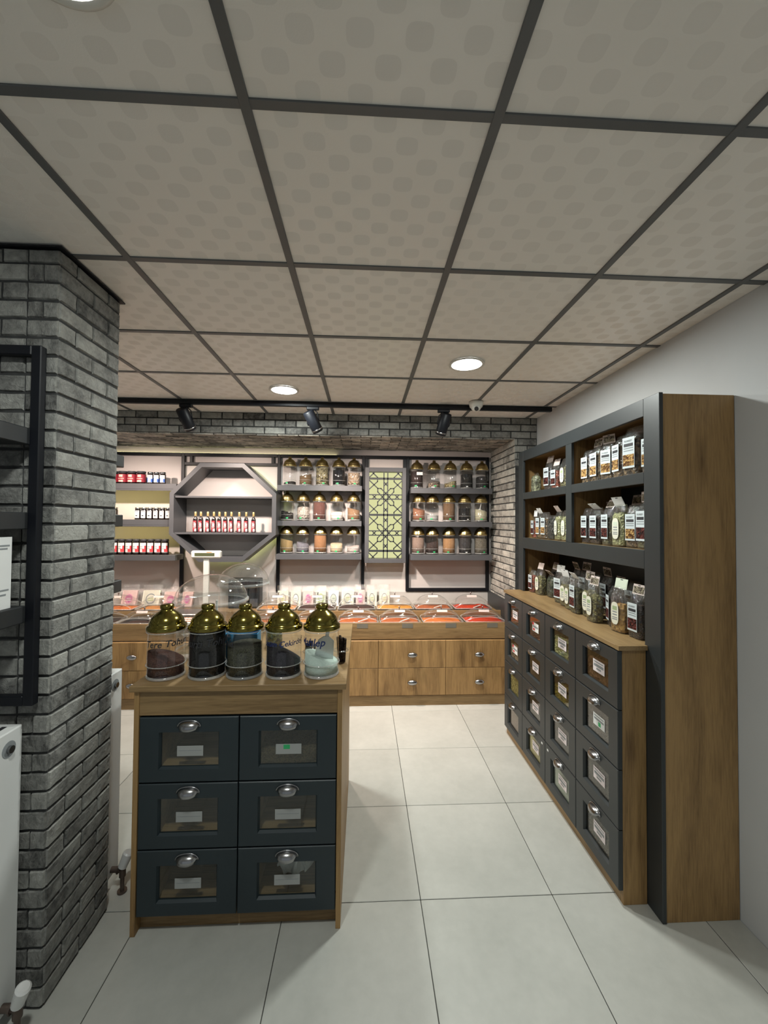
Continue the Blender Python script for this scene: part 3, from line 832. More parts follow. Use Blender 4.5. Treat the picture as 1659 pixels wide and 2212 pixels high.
bag('leaf', 1.405, 2.825, Z3, 'dark green leaf bag, second of two without labels on the low cabinet', G3, None, .0)
bag('olive', 1.35, 2.72, Z3, 'bag with berry picture leaning beside the dark green leaf bags', G3, 'white', .2, -.1)
bag('herb', 1.335, 2.615, Z3, 'bag of pale herbs with oval label, left of a twin on the low cabinet', G3, 'white', .1, .3)
bag('herb', 1.315, 2.515, Z3, 'bag of pale herbs with oval label next to a berry label on the low cabinet', G3, None, .05)
bag('olive', 1.30, 2.415, Z3, 'bag with berry label and white slanting card in the middle of the low cabinet', G3, 'white', .0, .7)
bag('herb', 1.325, 2.315, Z3, 'bag with bluish label behind the middle of the low cabinet', G3, 'photo', .1, -.1, sc=1.1)
bag('herb', 1.285, 2.205, Z3, 'bag of dark herb with long oval label near the cabinet edge', G3, 'photo', .1, -.2, sc=1.05)
bag('dark', 1.335, 2.105, Z3, 'bag with narrow red and white label seen edge-on on the low cabinet', G3, None, -.35)
bag('grain', 1.30, 1.995, Z3, 'bag of yellow grains with green header card and white oval label', G3, 'green', .12, -.2, sc=1.05)
bag('dark', 1.315, 1.885, Z3, 'bag of brown bits with white label and photo header near the stile', G3, 'photo', .05, -.2, sc=1.02)
bag('pod', 1.335, 1.80, Z3, 'bag of pale chips cut off by the near grey stile', G3, None, .25, sc=.8)
for i, (y, kd, hd) in enumerate(((3.06, 'black', 'photo'), (2.95, 'black', None), (2.73, 'dark', 'photo'), (2.62, 'olive', 'photo'), (2.5, 'dark', None), (2.38, 'dark', 'photo'), (2.26, 'black', 'photo'), (2.14, 'dark', None), (2.02, 'black', 'photo'), (1.9, 'dark', 'photo'))):
    bag(kd, 1.475, y, Z3, ['dark bag in the back row of the low cabinet, farthest of all', 'dark bag in the back row behind the dark green leaf bags', 'bag in the back row with a bright photo card behind the leaning berry bag', 'olive bag in the back row behind the pair of pale herb bags', 'dark bag without a card in the middle of the back row', 'dark bag with photo card behind the bluish label, back row', 'dark bag with photo card behind the long oval label, back row', 'dark bag without a card behind the edge-on label, back row', 'black bag with photo card behind the yellow grains, back row', 'dark bag with photo card nearest the stile in the back row'][i], G3, hd, random.uniform(-.1, .1), random.uniform(-.4, .4), sc=1.12)

# ------------------------------------------------------------------ brass-lidded jars
def jar_kit(r, hb, lid):
    H = hb
    body = MB().lathe([(0, .0), (r * .94, 0), (r, .004), (r, .010), (r * .985, .014), (r * .985, .05), (r * 1.012, .053), (r * 1.012, .057), (r * .985, .060), (r * .985, H * .90), (r * 1.012, H * .91), (r * 1.012, H * .925), (r * .985, H * .94), (r * .985, H)], 32)
    base = None
    l = MB().lathe([(p * r, H - .012 + z) for p, z in lid], 36)
    return body.mesh('body', JAR), l
LIDF = [(1.0, .0), (1.05, .001), (1.058, .005), (1.05, .016), (1.0, .0195), (.935, .0225), (.915, .030), (.875, .041), (.80, .052), (.68, .0625), (.54, .071), (.43, .0765), (.36, .081), (.325, .085), (.325, .088), (.365, .090), (.365, .101), (.335, .106), (.0, .107)]
LIDW = [(1.0, .0), (1.07, .002), (1.07, .012), (1.01, .016), (.98, .026), (.90, .042), (.76, .058), (.55, .071), (.34, .079), (.25, .083), (.25, .098), (.2, .102), (0, .103)]
def fill_mesh(r, z0, z1, slope, seed, mound=0.0):
    rr = random.Random(seed)
    ph = rr.uniform(0, 6.3); R = r * .94
    def tl(x, y, z):
        if z < z1 - .001: return 0
        d = math.hypot(x, y) / R
        return slope * (x * math.cos(ph) + y * math.sin(ph)) + mound * (1 - d * d) * R
    prof = [(0, z0), (R, z0), (R, z0 + .3 * (z1 - z0))] + [(R * (1 - i / 6) if i else R, z1) for i in range(7)]
    return MB().lathe([(max(p, 0), z) for p, z in prof], 28, tilt=tl)
BF, LF_ = jar_kit(.077, .214, LIDF); LF = LF_.mesh('lid', BRASS)
BWJ, LW_ = jar_kit(.0665, .212, LIDW); LWM = LW_.mesh('lid', BRASSW)
TAGM = MB().box(-.011, .011, -.001, 0, 0, .013).mesh('price_tag', GREEN)
TAGW = MB().box(-.010, .010, -.001, 0, 0, .009).mesh('price_tag', PAPER)
def ring_kit(r, H):
    a = MB().tube([(r * 1.012 * math.cos(k * math.pi / 18), r * 1.012 * math.sin(k * math.pi / 18), 0) for k in range(36)], .0022, 6, closed=True).mesh('ring', RIM)
    b = MB().lathe([(r * .90, .0005), (r * 1.005, .0005), (r * 1.01, .004), (r * 1.0, .011), (r * .90, .0115)], 36).mesh('base_ring', RIM)
    return a, b, H
RGF, RGW = ring_kit(.077, .214), ring_kit(.0665, .212)
def rings(t, kit):
    put('ring', kit[0], t, (0, 0, .055)); put('ring', kit[0], t, (0, 0, kit[2] * .918)); put('base_ring', kit[1], t)
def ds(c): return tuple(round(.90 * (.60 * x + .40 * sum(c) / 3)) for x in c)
def jar(x, y, z, front, fill, c1, c2, sc, label, group, slope=.0, seed=0, mound=0.0, tagm=None, tx=0.0):
    t = empty('storage_jar', (x, y, z + .0005)); tag(t, label, 'jar', group)
    r, H = (.077, .214) if front else (.0665, .212)
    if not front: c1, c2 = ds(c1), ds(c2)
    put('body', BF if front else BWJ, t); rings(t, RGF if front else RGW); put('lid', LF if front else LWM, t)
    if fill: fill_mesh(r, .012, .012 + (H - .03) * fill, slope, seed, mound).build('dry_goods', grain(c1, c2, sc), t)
    if tagm:
        a = tx / r; put('price_tag', tagm, t, (math.sin(a) * r * 1.005, -math.cos(a) * r * 1.005, .016), a)
    return t
FJ = [(-.858, .40, (92, 62, 52), (56, 36, 32), 320, 'Tere Tohumu', INKK, 'brass-lidded jar of reddish brown seeds at the column end of the counter row', .35, 0),
      (-.682, 1.0, (30, 28, 27), (14, 13, 13), 260, 'Isırtı Tohum', INKK, 'brass-lidded jar filled to the lid with black seeds, second in the counter row', 0, 0),
      (-.520, .66, (74, 74, 58), (36, 36, 28), 300, 'Chia', INKK, 'brass-lidded jar of grey-green seeds, middle of the counter row', .05, 0),
      (-.350, .50, (46, 42, 48), (24, 22, 25), 260, 'Üzüm Çekirdeği', INKB, 'brass-lidded jar of dark grape seeds sloping down, fourth in the counter row', .55, .1),
      (-.183, .36, (205, 222, 212), (186, 204, 194), 500, 'Mahlep', INKB, 'brass-lidded jar of white powder with a scoop, aisle end of the counter row', .35, 0)]
PH = {0: 1.2, 3: 2.7, 4: .3}
for i, (x, fi, c1, c2, sc, txt, ink, lb, sl, md) in enumerate(FJ):
    t = jar(x, 1.835, CTZ, True, fi, c1, c2, sc, lb, 'jars standing on the front counter', sl, 30 + i, md)
    vs, fs = text_verts(txt, .046, .22, .0007)
    wmax = max(v[0] for v in vs); r = .0785
    a0 = {0: -.78, 1: -.95, 2: -1.45, 3: -1.2, 4: -1.42}[i]; k = min(1.0, 2.85 * r / wmax)
    lift = .12
    nv = []
    for (px, py, pz) in vs:
        a = a0 + px * k / r
        nv.append((math.sin(a) * r, -math.cos(a) * r, .138 + py * k + px * k * lift * .3))
    MB().add(nv, fs).build('handwriting', ink, t)
    if i == 4:
        m = MB().prism([(-.046, .045), (.044, .045), (.034, .15), (.010, .168), (-.014, .168), (-.036, .15)], 'y', -.004, .004); m.bev(-.008, .008, -.003, .003, .166, .205, .002)
        o = m.build('scoop', clear('frosted_scoop', (.6, .66, .66), .06, .3, haze=.45), t); o.rotation_euler = (.1, .12, .3)
AR = [([-.786, -.62, -.446, -.269, -.109], 2.055, [(.07, (70, 60, 55), (40, 34, 30), 60, 'a few dark pods'), (.55, (168, 124, 76), (140, 100, 60), 400, 'light brown powder'), (.97, (190, 170, 110), (90, 74, 44), 70, 'mixed dried blossom'), (.85, (34, 33, 40), (16, 16, 20), 300, 'black seeds'), (.7, (214, 182, 142), (170, 130, 96), 60, 'beige flakes')]),
      ([-.809, -.64, -.472, -.289, -.11], 1.69, [(.38, (78, 68, 62), (34, 30, 28), 90, 'dark pepper'), (.62, (214, 194, 176), (176, 154, 136), 60, 'papery pale petals'), (.98, (138, 76, 62), (118, 62, 50), 400, 'reddish brown powder'), (.38, (236, 228, 216), (222, 212, 200), 400, 'white powder'), (.60, (178, 124, 76), (150, 100, 58), 400, 'tan powder')]),
      ([-.811, -.642, -.459, -.289, -.11], 1.345, [(.68, (200, 158, 84), (170, 128, 60), 400, 'yellow powder'), (.50, (138, 136, 148), (104, 102, 114), 400, 'grey-violet powder'), (.96, (200, 124, 62), (170, 98, 44), 400, 'orange powder'), (.46, (226, 198, 150), (206, 174, 124), 400, 'cream powder'), (.30, (206, 188, 178), (184, 164, 154), 200, 'pale pinkish flakes')])]
BRW = [([.566, .751, .929, 1.105, 1.274], 2.04, [(.92, (84, 62, 60), (44, 32, 32), 200, 'dark brown pieces under a white label'), (.30, (196, 160, 124), (70, 48, 36), 50, 'brown and cream nuts'), (.30, (206, 186, 110), (110, 84, 44), 50, 'yellowish nuts'), (.78, (62, 60, 58), (34, 33, 32), 160, 'charcoal leaves'), (.58, (70, 68, 66), (46, 44, 44), 300, 'dark grey powder')]),
      ([.588, .735, .914, 1.085, 1.262], 1.69, [(.62, (188, 110, 70), (160, 88, 54), 400, 'terracotta powder heaped to one side'), (.22, (190, 192, 188), (160, 162, 158), 300, 'a little whitish powder'), (.96, (148, 104, 64), (124, 84, 50), 400, 'mid brown powder'), (.70, (44, 42, 42), (24, 23, 23), 160, 'black leaves'), (.56, (226, 216, 166), (204, 192, 140), 400, 'cream powder with a white scoop')]),
      ([.582, .735, .915, 1.09, 1.261], 1.34, [(.88, (170, 134, 112), (140, 106, 88), 300, 'light brown powder'), (.62, (84, 62, 56), (48, 34, 32), 200, 'dark brown pieces'), (.84, (206, 138, 74), (178, 112, 54), 400, 'bright orange powder'), (.86, (74, 70, 72), (46, 44, 46), 260, 'dark grey seeds'), (.84, (140, 130, 106), (92, 84, 66), 220, 'grey-olive seeds')])]
ROW = ['top', 'middle', 'bottom']
for rows, where, tg in ((AR, 'between octagon and lattice', 0), (BRW, 'beside the brick return', 1)):
    for ri, (xs, z, cs) in enumerate(rows):
        for ci, (x, (fi, c1, c2, sc, nm)) in enumerate(zip(xs, cs)):
            tm = TAGW if (tg and ci in (3, )) else TAGM
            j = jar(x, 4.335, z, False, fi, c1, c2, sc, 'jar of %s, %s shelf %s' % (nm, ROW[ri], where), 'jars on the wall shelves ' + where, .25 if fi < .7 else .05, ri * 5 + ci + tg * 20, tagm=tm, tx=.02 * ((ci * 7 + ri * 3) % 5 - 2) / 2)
            if tg and ri == 0 and ci == 0: MB().bev(-.012, .052, -.0725, -.0705, .135, .168, .0005).build('label', PAPER, j)
            if tg and ri == 1 and ci == 4:
                o = MB().bev(-.004, .004, -.003, .003, .0, .1, .001).lathe([(0, -.03), (.016, -.02), (.016, .0), (.004, .004)], 12).build('scoop', WHITE, j, (-.015, -.02, .13)); o.rotation_euler = (.0, .2, 0)

# ------------------------------------------------------------------ shelf units on the back wall
FY = BW - .004     # frames stand against the wall
SY0 = 4.22
def sunit(name, label, parts_):
    t = empty(name, (0, BW - .02, 0)); tag(t, label, 'shelf', 'grey shelves on the back wall')
    for (nm, b, m) in parts_:
        o = MB().bev(*b, .0015).build(nm, m, t); o.location = (0, -(BW - .02), 0)
    return t
sh = lambda x0, x1, z: ('shelf', (x0, x1, SY0, FY - .031, z - .055, z), SHELF)
lip = lambda x0, x1, z: ('light_lip', (x0, x1, SY0 + .001, SY0 + .008, z - .072, z - .055), SHELF)
post = lambda x, z0=.922, z1=2.40, w=.034: ('post', (x - w / 2, x + w / 2, FY - .03, FY, z0, z1), BLACK)
rail = lambda x0, x1, z, w=.034: ('rail', (x0, x1, FY - .03, FY, z - w / 2, z + w / 2), BLACK)
sunit('wall_shelf_unit', 'three grey shelves of jam jars at the left end of the back wall', [sh(-2.95, -1.905, 2.05), lip(-2.95, -1.905, 2.05), lip(-2.95, -1.96, 1.685), sh(-2.95, -1.96, 1.685), sh(-2.95, -1.905, 1.325), post(-1.93), rail(-2.95, -1.948, 2.383)])
sunit('wall_shelf_unit', 'three grey shelves of brass-lidded jars beside the octagon', [sh(-.893, -.022, 2.05), sh(-.90, -.024, 1.685), sh(-.898, -.022, 1.34), post(-.918), post(-.008), rail(-.90, -.026, 2.383)])
sunit('wall_shelf_unit', 'three grey shelves of brass-lidded jars against the brick return', [sh(.49, 1.352, 2.035), sh(.49, 1.352, 1.685), sh(.49, 1.352, 1.335), post(.478, .925), post(1.362, .925), rail(.496, 1.344, 2.383), rail(.496, 1.344, .942)])
t = empty('wall_frame', (0, BW - .02, 0)); tag(t, 'black tube frame on the wall above the octagonal shelf', 'frame')
for b in ((-1.912, -.936, FY - .03, FY, 2.366, 2.400), (-1.912, -.936, FY - .03, FY, 2.27, 2.30), (-1.86, -1.83, FY - .03, FY, 2.30, 2.366), (-1.0, -.97, FY - .03, FY, 2.30, 2.366)):
    MB().bev(*b, .0015).build('frame_tube', BLACK, t).location = (0, -(BW - .02), 0)
t = empty('wall_frame', (0, BW - .02, 0)); tag(t, 'black tube frame on the wall behind the lattice panel', 'frame')
for b in ((.010, .460, FY - .03, FY, 2.366, 2.400), (.0105, .045, FY - .03, FY, 1.30, 2.366), (.425, .460, FY - .03, FY, 1.30, 2.366)):
    MB().bev(*b, .0015).build('frame_tube', BLACK, t).location = (0, -(BW - .02), 0)

# octagonal shelf
OV = [(-1.645, 2.258), (-1.212, 2.258), (-.886, 1.955), (-.886, 1.540), (-1.22, 1.265), (-1.645, 1.265), (-1.938, 1.540), (-1.938, 1.955)]
oc = (sum(p[0] for p in OV) / 8, sum(p[1] for p in OV) / 8)
def inset(poly, d):
    n = len(poly); res = []
    for i in range(n):
        a, b, c = Vector(poly[i - 1]), Vector(poly[i]), Vector(poly[(i + 1) % n])
        n1 = Vector(((b - a).y, -(b - a).x)).normalized(); n2 = Vector(((c - b).y, -(c - b).x)).normalized()
        k = (n1 + n2).normalized(); res.append(tuple(b + k * (d / max(.3, k.dot(n1)))))
    return res
OI, OM = inset(OV, .042), inset(OV, .036)
t = empty('octagon_shelf', (oc[0], BW - .02, oc[1])); tag(t, 'large grey octagonal display shelf on the back wall', 'shelf')
for i in range(8):
    j = (i + 1) % 8
    m = MB().prism([OV[i], OV[j], OI[j], OI[i]], 'y', 4.15, 4.398); m.prism([OM[i], OM[j], OI[j], OI[i]], 'y', 4.398, BW - .003)
    m.build('side_board', SHELF, t).location = (-oc[0], -(BW - .02), -oc[1])
for z, x0, x1 in ((1.925, -1.892, -.932), (1.558, -1.892, -.932)):
    MB().bev(x0, x1, 4.165, BW - .004, z - .018, z, .001).build('shelf', SHELF, t).location = (-oc[0], -(BW - .02), -oc[1])
led = inset(OV, .030)
MB().tube([(p[0], 4.404, p[1]) for p in led], .004, 6, closed=True).build('led_strip', LED_G, t).location = (-oc[0], -(BW - .02), -oc[1])

# lattice panel
LX0, LX1, LZ0, LZ1 = .010, .447, 1.243, 2.255
t = empty('lattice_panel', ((LX0 + LX1) / 2, BW - .032, LZ0)); tag(t, 'grey lattice panel with star pattern glowing yellow-green on the back wall', 'panel')
ox, oy = t.location.x, t.location.y
def lp(mb, name, m):
    mb.build(name, m, t).location = (-ox, -oy, -LZ0)
ix0, ix1, iz0, iz1 = LX0 + .044, LX1 - .040, LZ0 + .046, LZ1 - .045
yf, yb = 4.30, 4.318
for b in ((LX0, ix0, yf, 4.405, LZ0, LZ1), (ix1, LX1, yf, 4.405, LZ0, LZ1), (ix0, ix1, yf, 4.405, LZ0, iz0), (ix0, ix1, yf, 4.405, iz1, LZ1)):
    lp(MB().bev(*b, .0012), 'frame_board', SHELF)
cx, sx_, sz_ = (ix0 + ix1) / 2, (ix1 - ix0) / 415, (iz1 - iz0) / 1075
def Z(v): return iz1 - (v - 285) * sz_
lat = MB()
for v in (370, 820, 1265): lat.bar((ix0, Z(v)), (ix1, Z(v)), .022, 'y', yf + .002, yb)
for u in (-24, 24): lat.bar((cx + u * sx_, iz0), (cx + u * sx_, iz1), .0108, 'y', yf + .002, yb)
def clipbar(p, q, cz, v0, v1):
    P = (cx + p[0] * sx_, Z(cz + p[1])); Q = (cx + q[0] * sx_, Z(cz + q[1]))
    lat.bar(P, Q, .0108, 'y', yf + .003, yb - .001)
for cz in (597, 1045):
    for s in (-1, 1): lat.bar((ix0, Z(cz + s * 27)), (ix1, Z(cz + s * 27)), .0108, 'y', yf + .002, yb)
    for su in (-1, 1):
        for sv in (-1, 1):
            f = lambda a, b: (su * a, sv * b)
            for L in ([(206, 205), (100, 105), (60, 105), (-30, 15)], [(104, 214), (104, 190), (206, 96)], [(100, 105), (100, 62), (15, -30)]):
                for a, b in zip(L, L[1:]): clipbar(f(*a), f(*b), cz, 0, 0)
    for s in (-1, 1):
        clipbar((-24, s * 160 - 26), (24, s * 160 + 26), cz, 0, 0); clipbar((-24, s * 160 + 26), (24, s * 160 - 26), cz, 0, 0)
        clipbar((s * 142 - 27, -27), (s * 142 + 27, 27), cz, 0, 0); clipbar((s * 142 - 27, 27), (s * 142 + 27, -27), cz, 0, 0)
for (cz, s) in ((285, 1), (1360, -1)):
    for su in (-1, 1):
        for a, b in (((206, 70), (140, 6)), ((104, 70), (170, 6)), ((104, 70), (104, 74))): clipbar((su * a[0], s * a[1]), (su * b[0], s * b[1]), cz, 0, 0)
lp(lat, 'lattice', ANTH)
lp(MB().box(ix0 + .001, ix1 - .001, 4.385, 4.395, iz0 + .001, iz1 - .001), 'backlit_diffuser', DIFF)

# small goods on the left shelves
def small_jar(x, y, z, r, h, lidm, labelm, bodym, label, group, kind):
    t = empty('preserve_jar', (x, y, z + .0005)); tag(t, label, 'jar', group)
    MB().lathe([(0, 0), (r * .92, 0), (r, .004), (r, h * .76), (r * .86, h * .82), (r * .86, h * .86)], 16).build('body', bodym, t)
    MB().lathe([(r * .9, h * .84), (r * .95, h * .85), (r * .95, h * .985), (r * .85, h), (0, h)], 16).build('lid', lidm, t)
    m = MB(); n = 9
    lo, hi = (.12, .74) if kind != 'dark' else (.16, .76)
    def patch(a0, a1, z0, z1, mi, off):
        vs = []
        for k in range(n + 1):
            a = a0 + (a1 - a0) * k / n
            for zz in (z0, z1): vs.append((math.sin(a) * (r + off), -math.cos(a) * (r + off), zz * h))
        m.add(vs, [(2 * k, 2 * k + 2, 2 * k + 3, 2 * k + 1) for k in range(n)], mi, True)
    w_ = 1.5 if kind == 'red' else .85 if kind == 'white' else 1.05
    patch(-w_, w_, lo, hi, 0, .0008)
    if kind == 'red': patch(-.4, .4, .52, .70, 1, .0014); patch(-.7, .7, .37, .42, 1, .0014); patch(-.5, .5, .13, .27, 1, .0014)
    if kind == 'blue': patch(-1.05, -.5, .14, .5, 1, .0014); patch(.5, 1.05, .14, .42, 1, .0014); patch(-.6, .6, .62, .66, 2, .0014)
    if kind == 'white': patch(-.3, .3, .28, .36, 2, .0014); patch(-.7, .7, .63, .66, 2, .0014)
    if kind == 'dark': patch(.1, 1.05, .18, .38, 1, .0014); patch(.6, 1.05, .38, .58, 1, .0014); patch(-.6, .3, .5, .53, 2, .0014); patch(-.6, .3, .38, .41, 2, .0014)
    m.build('label', [labelm] + {'red': [paint('blush_print', (.72, .46, .38), .5)], 'blue': [BLUE, INKG], 'white': [INKG, INKK], 'dark': [RED, INKG]}[kind], t)
GL = 'preserve jars on the left wall shelves'
words = ['first', 'second', 'third', 'fourth', 'fifth', 'sixth', 'seventh', 'eighth']
REDL = paint('wine_red_label', (.27, .018, .032), .5)
for i, x in enumerate((-2.562, -2.47, -2.379, -2.287)):
    small_jar(x, 4.285, 2.05, .044, .128, INKK, REDL, GLASSD, '%s red-labelled jar from the column on the top left shelf' % words[i], GL, 'red')
for i, x in enumerate((-2.195, -2.133, -2.071)):
    small_jar(x, 4.285, 2.05, .029, .122, CHROME, PAPER, GLASSD, '%s small blue and white jar from the red ones on the top left shelf' % words[i], GL, 'blue')
for i, x in enumerate((-2.545, -2.314, -2.253, -2.192, -2.131, -2.07, -2.009)):
    small_jar(x, 4.285, 1.685, .029, .122, CHROME, PAPER, GLASSD, 'lone white-labelled jar beside the dark shelf end on the middle left shelf' if i == 0 else '%s white-labelled jar in the row on the middle left shelf' % words[i - 1], GL, 'white')
for i, x in enumerate((-2.538, -2.466, -2.394, -2.322, -2.25, -2.178, -2.106, -2.034)):
    small_jar(x, 4.285, 1.325, .034, .160, INKK, PAPER, GLASSD, '%s dark jar with red and white label from the column on the bottom left shelf' % words[i], GL, 'dark')
bk = MB().box(-.0225, .0225, -.0225, .0225, .0, .001)
def bottle_kit():
    m = MB(); n = 16; prof = [(.021, 0, 1), (.0225, .004, 1), (.0225, .125, 1), (.019, .142, .6), (.010, .158, 0), (.0095, .185, 0)]
    vs, fs = [], []
    for (r, z, sq) in prof:
        for k in range(n):
            a = 2 * math.pi * (k + .5) / n; c, s = math.cos(a), math.sin(a)
            q = 1 / max(abs(c), abs(s)) * .93
            f = r * (1 * (1 - sq) + q * sq); vs.append((c * f, s * f, z))
    for i in range(len(prof) - 1):
        for k in range(n):
            k2 = (k + 1) % n; fs.append((i * n + k, i * n + k2, (i + 1) * n + k2, (i + 1) * n + k))
    fs.append(tuple(range(n))[::-1]); m.add(vs, fs, 0, True)
    cap = MB().lathe([(.0108, .165), (.0118, .168), (.0118, .208), (.0105, .211), (0, .211)], 14)
    lb = card(.036, .112, [(.04, .10, .2, .8, 3), (.16, .22, .15, .7, 1), (.25, .50, .22, .85, 1), (.53, .57, .1, .9, 1), (.60, .64, .2, .8, 1), (.72, .98, .42, .98, 1), (.66, .80, .05, .4, 3)], -.0008)
    return m.mesh('bottle_body', GLASSD), cap.mesh('cap', GOLD), lb.mesh('label', [paint('wine_print', (.20, .02, .03), .5), paint('bottle_white', (.62, .50, .50), .5), INKG, RED])
KB, KC, KL = bottle_kit()
ordn = ['first', 'second', 'third', 'fourth', 'fifth', 'sixth', 'seventh', 'eighth', 'ninth', 'tenth']
for i, x in enumerate((-1.733, -1.678, -1.608, -1.547, -1.491, -1.430, -1.369, -1.289, -1.218, -1.143)):
    t = empty('sauce_bottle', (x, 4.28, 1.5585), random.uniform(-.06, .06)); tag(t, '%s dark square bottle with gold cap from the left in the octagonal shelf' % ordn[i], 'bottle', 'bottles in the octagonal shelf')
    put('bottle_body', KB, t); put('cap', KC, t); put('label', KL, t, (0, -.0216, .063))

# led strips under the left shelves
for z, w in ((2.05, 0), (1.685, 1)):
    o = MB().box(-2.9, -1.97, 4.2305, 4.2405, z - .063, z - .0557).build('led_strip', LED_Y)
    tag(o, 'thin yellow light strip under the %s left wall shelf' % ('top', 'middle')[w], 'light strip', 'light strips under shelves')

o = MB().box(-2.9, -.30, 4.428, 4.436, 2.4003, 2.4022).build('led_strip', emit('led_cream', (1.0, .93, .50), 5.0))
tag(o, 'thin cream light strip on top of the black wall frame rail', 'light strip', 'light strips under shelves')

# ------------------------------------------------------------------ display counter along the back wall
DY = 3.73
t = empty('display_counter', (-.7, DY, 0)); tag(t, 'long oak display counter with drawers along the back wall', 'counter')
ox, oy = -.7, DY
LXC, RXC = -2.95, 1.380
part(MB().bev(LXC, RXC, DY + .012, DY + .03, 0, .092, .001), 'toe_board', OAK_X)
part(MB().bev(LXC, RXC, DY + .022, DY + .040, .09, .592, .001), 'carcass_front', OAK_X)
part(MB().bev(LXC, RXC, DY + .026, DY + .044, .60, .748, .001), 'fascia', OAK_X)
part(MB().bev(LXC, RXC, DY + .044, 4.005, .700, .716, .001), 'lower_deck', OAK_X)
part(MB().bev(LXC, RXC, 4.005, 4.02, .60, .806, .001), 'riser', OAK_X)
part(MB().bev(LXC, RXC, 4.02, BW - .02, .765, .781, .001), 'upper_deck', OAK_X)
part(MB().bev(LXC, RXC, BW - .019, BW - .004, .60, .918, .001), 'upstand', paint('pale_upstand', (.5, .49, .47), .4))
part(MB().bev(RXC - .012, RXC + .008, DY + .04, BW - .02, .60, .93, .001), 'end_upstand', ANTH)
seams = [1.378, .763, .142, -.479, -1.10, -1.721, -2.342, -2.95]
KN = MB().lathe([(0, -.036), (.012, -.034), (.021, -.028), (.024, -.022), (.020, -.017), (.009, -.013), (.007, -.004), (.013, 0)], 18)
KN.v = [(x * 1.9, z * 1.15, y * 1.0) for (x, y, z) in KN.v]
KNM = KN.mesh('knob', CHROME)
for i in range(7):
    x1, x0 = seams[i], seams[i + 1]
    for (z0, z1) in ((.346, .592), (.098, .342)):
        d = MB().bev(x0 + .0018, x1 - .0018, DY, DY + .02, z0, z1, .0012).build('drawer', OAK_Z, t); d.location = (-ox, -oy, 0)
        put('knob', KNM, d, ((x0 + x1) / 2, DY, (z0 + z1) / 2))
for i, x in enumerate((-.005, .41, .815, 1.205)):
    o = MB().box(x - .05, x + .05, DY + .0245, DY + .0258, .702, .744).build('price_card', paint('clear_grey_card', (.17, .155, .125), .4), t); o.location = (-ox, -oy, 0)

def cover_mesh(w, d, h, nx=18, ny=12):
    vs, fs = [], []
    for j in range(ny + 1):
        for i in range(nx + 1):
            u, v = -1 + 2 * i / nx, -1 + 2 * j / ny
            u = math.sin(u * math.pi / 2); v = math.sin(v * math.pi / 2)
            z = h * max(0, 1 - abs(u) ** 2.3) ** .62 * max(0, 1 - abs(v) ** 3.5) ** .55
            vs.append((u * w / 2, v * d / 2, z + .006))
    for j in range(ny):
        for i in range(nx):
            q = j * (nx + 1) + i; fs.append((q, q + 1, q + nx + 2, q + nx + 1))
    m = MB().add(vs, fs, 0, True)
    a, b = w / 2, d / 2
    m.tube([(-a, -b, .005), (a, -b, .005), (a, b, .005), (-a, b, .005)], .0055, 6, mi=1, closed=True)
    for v in (-.93, .93):
        m.tube([(math.sin(u) * a, v * b, .006 + h * max(0, 1 - abs(math.sin(u)) ** 2.3) ** .62 * max(0, 1 - abs(v) ** 3.5) ** .55) for u in [-math.pi / 2 + math.pi * k / 24 for k in range(25)]], .0035, 6, mi=1)
    return m
def heap(w, d, h, seed, hgt=.018):
    rr = random.Random(seed); nx, ny = 16, 10; vs, fs = [], []
    for j in range(ny + 1):
        for i in range(nx + 1):
            u, v = -1 + 2 * i / nx, -1 + 2 * j / ny
            e = (1 - u ** 4) * (1 - v ** 4)
            vs.append((u * w / 2, v * d / 2, h + e * (hgt * (.5 + .5 * math.sin(4 * u + seed) * math.cos(3 * v + seed)) + rr.uniform(0, .006))))
    for j in range(ny):
        for i in range(nx):
            q = j * (nx + 1) + i; fs.append((q, q + 1, q + nx + 2, q + nx + 1))
    return MB().add(vs, fs, 0, True)
COVA, COVB = cover_mesh(.375, .235, .096).mesh('cover', [DOME, RIM]), cover_mesh(.370, .245, .118).mesh('cover', [DOME, RIM])
TRAY = MB()
for b in ((-.182, .182, -.112, .112, 0, .003), (-.182, -.178, -.112, .112, .003, .03), (.178, .182, -.112, .112, .003, .03), (-.178, .178, -.112, -.108, .003, .03), (-.178, .178, .108, .112, .003, .03)): TRAY.box(*b)
TRAYM = TRAY.mesh('tray', STEEL)
KNB = MB().lathe([(0, 0), (.008, 0), (.004, .006), (.004, .014), (.009, .018), (.008, .026), (0, .028)], 12).mesh('knob', CHROME)
LBL = MB().box(-.05, .05, -.001, 0, -.011, .011).mesh('label', paint('pink_label', (.80, .66, .62), .6))
SPN = MB().bev(-.06, .05, -.007, .007, 0, .006, .002).mesh('spoon_handle', WPLAST)
spices = {'red': grain((205, 62, 22), (160, 38, 12), 260), 'orange': grain((214, 122, 56), (184, 94, 40), 300), 'rust': grain((184, 100, 48), (146, 72, 32), 260), 'tan': grain((206, 142, 78), (176, 112, 56), 300), 'dark': grain((70, 44, 34), (40, 24, 18), 200), 'gold': grain((214, 150, 60), (186, 122, 40), 300)}
def tray(x, y, z, cov, sp, label, spoon, low):
    t = empty('spice_tray', (x, y, z + .0005)); tag(t, label, 'tray', 'covered spice trays on the display counter')
    put('tray', TRAYM, t); heap(.35, .21, .022 if not low else .006, int(abs(x) * 10), .030 if sp == 'red' else .012).build('spice', spices[sp], t)
    h = .096 if cov is COVA else .118
    c = put('cover', cov, t, (0, 0, .03)); put('knob', KNB, c, (0, 0, h + .004)); 
    l = put('label', LBL, c, (0, -.045, h - .004)); l.rotation_euler = (-.5, 0, 0)
    if spoon:
        s = put('spoon', SPN, t, (.05, -.075, .045), .5); s.rotation_euler = (0, -.12, .6)
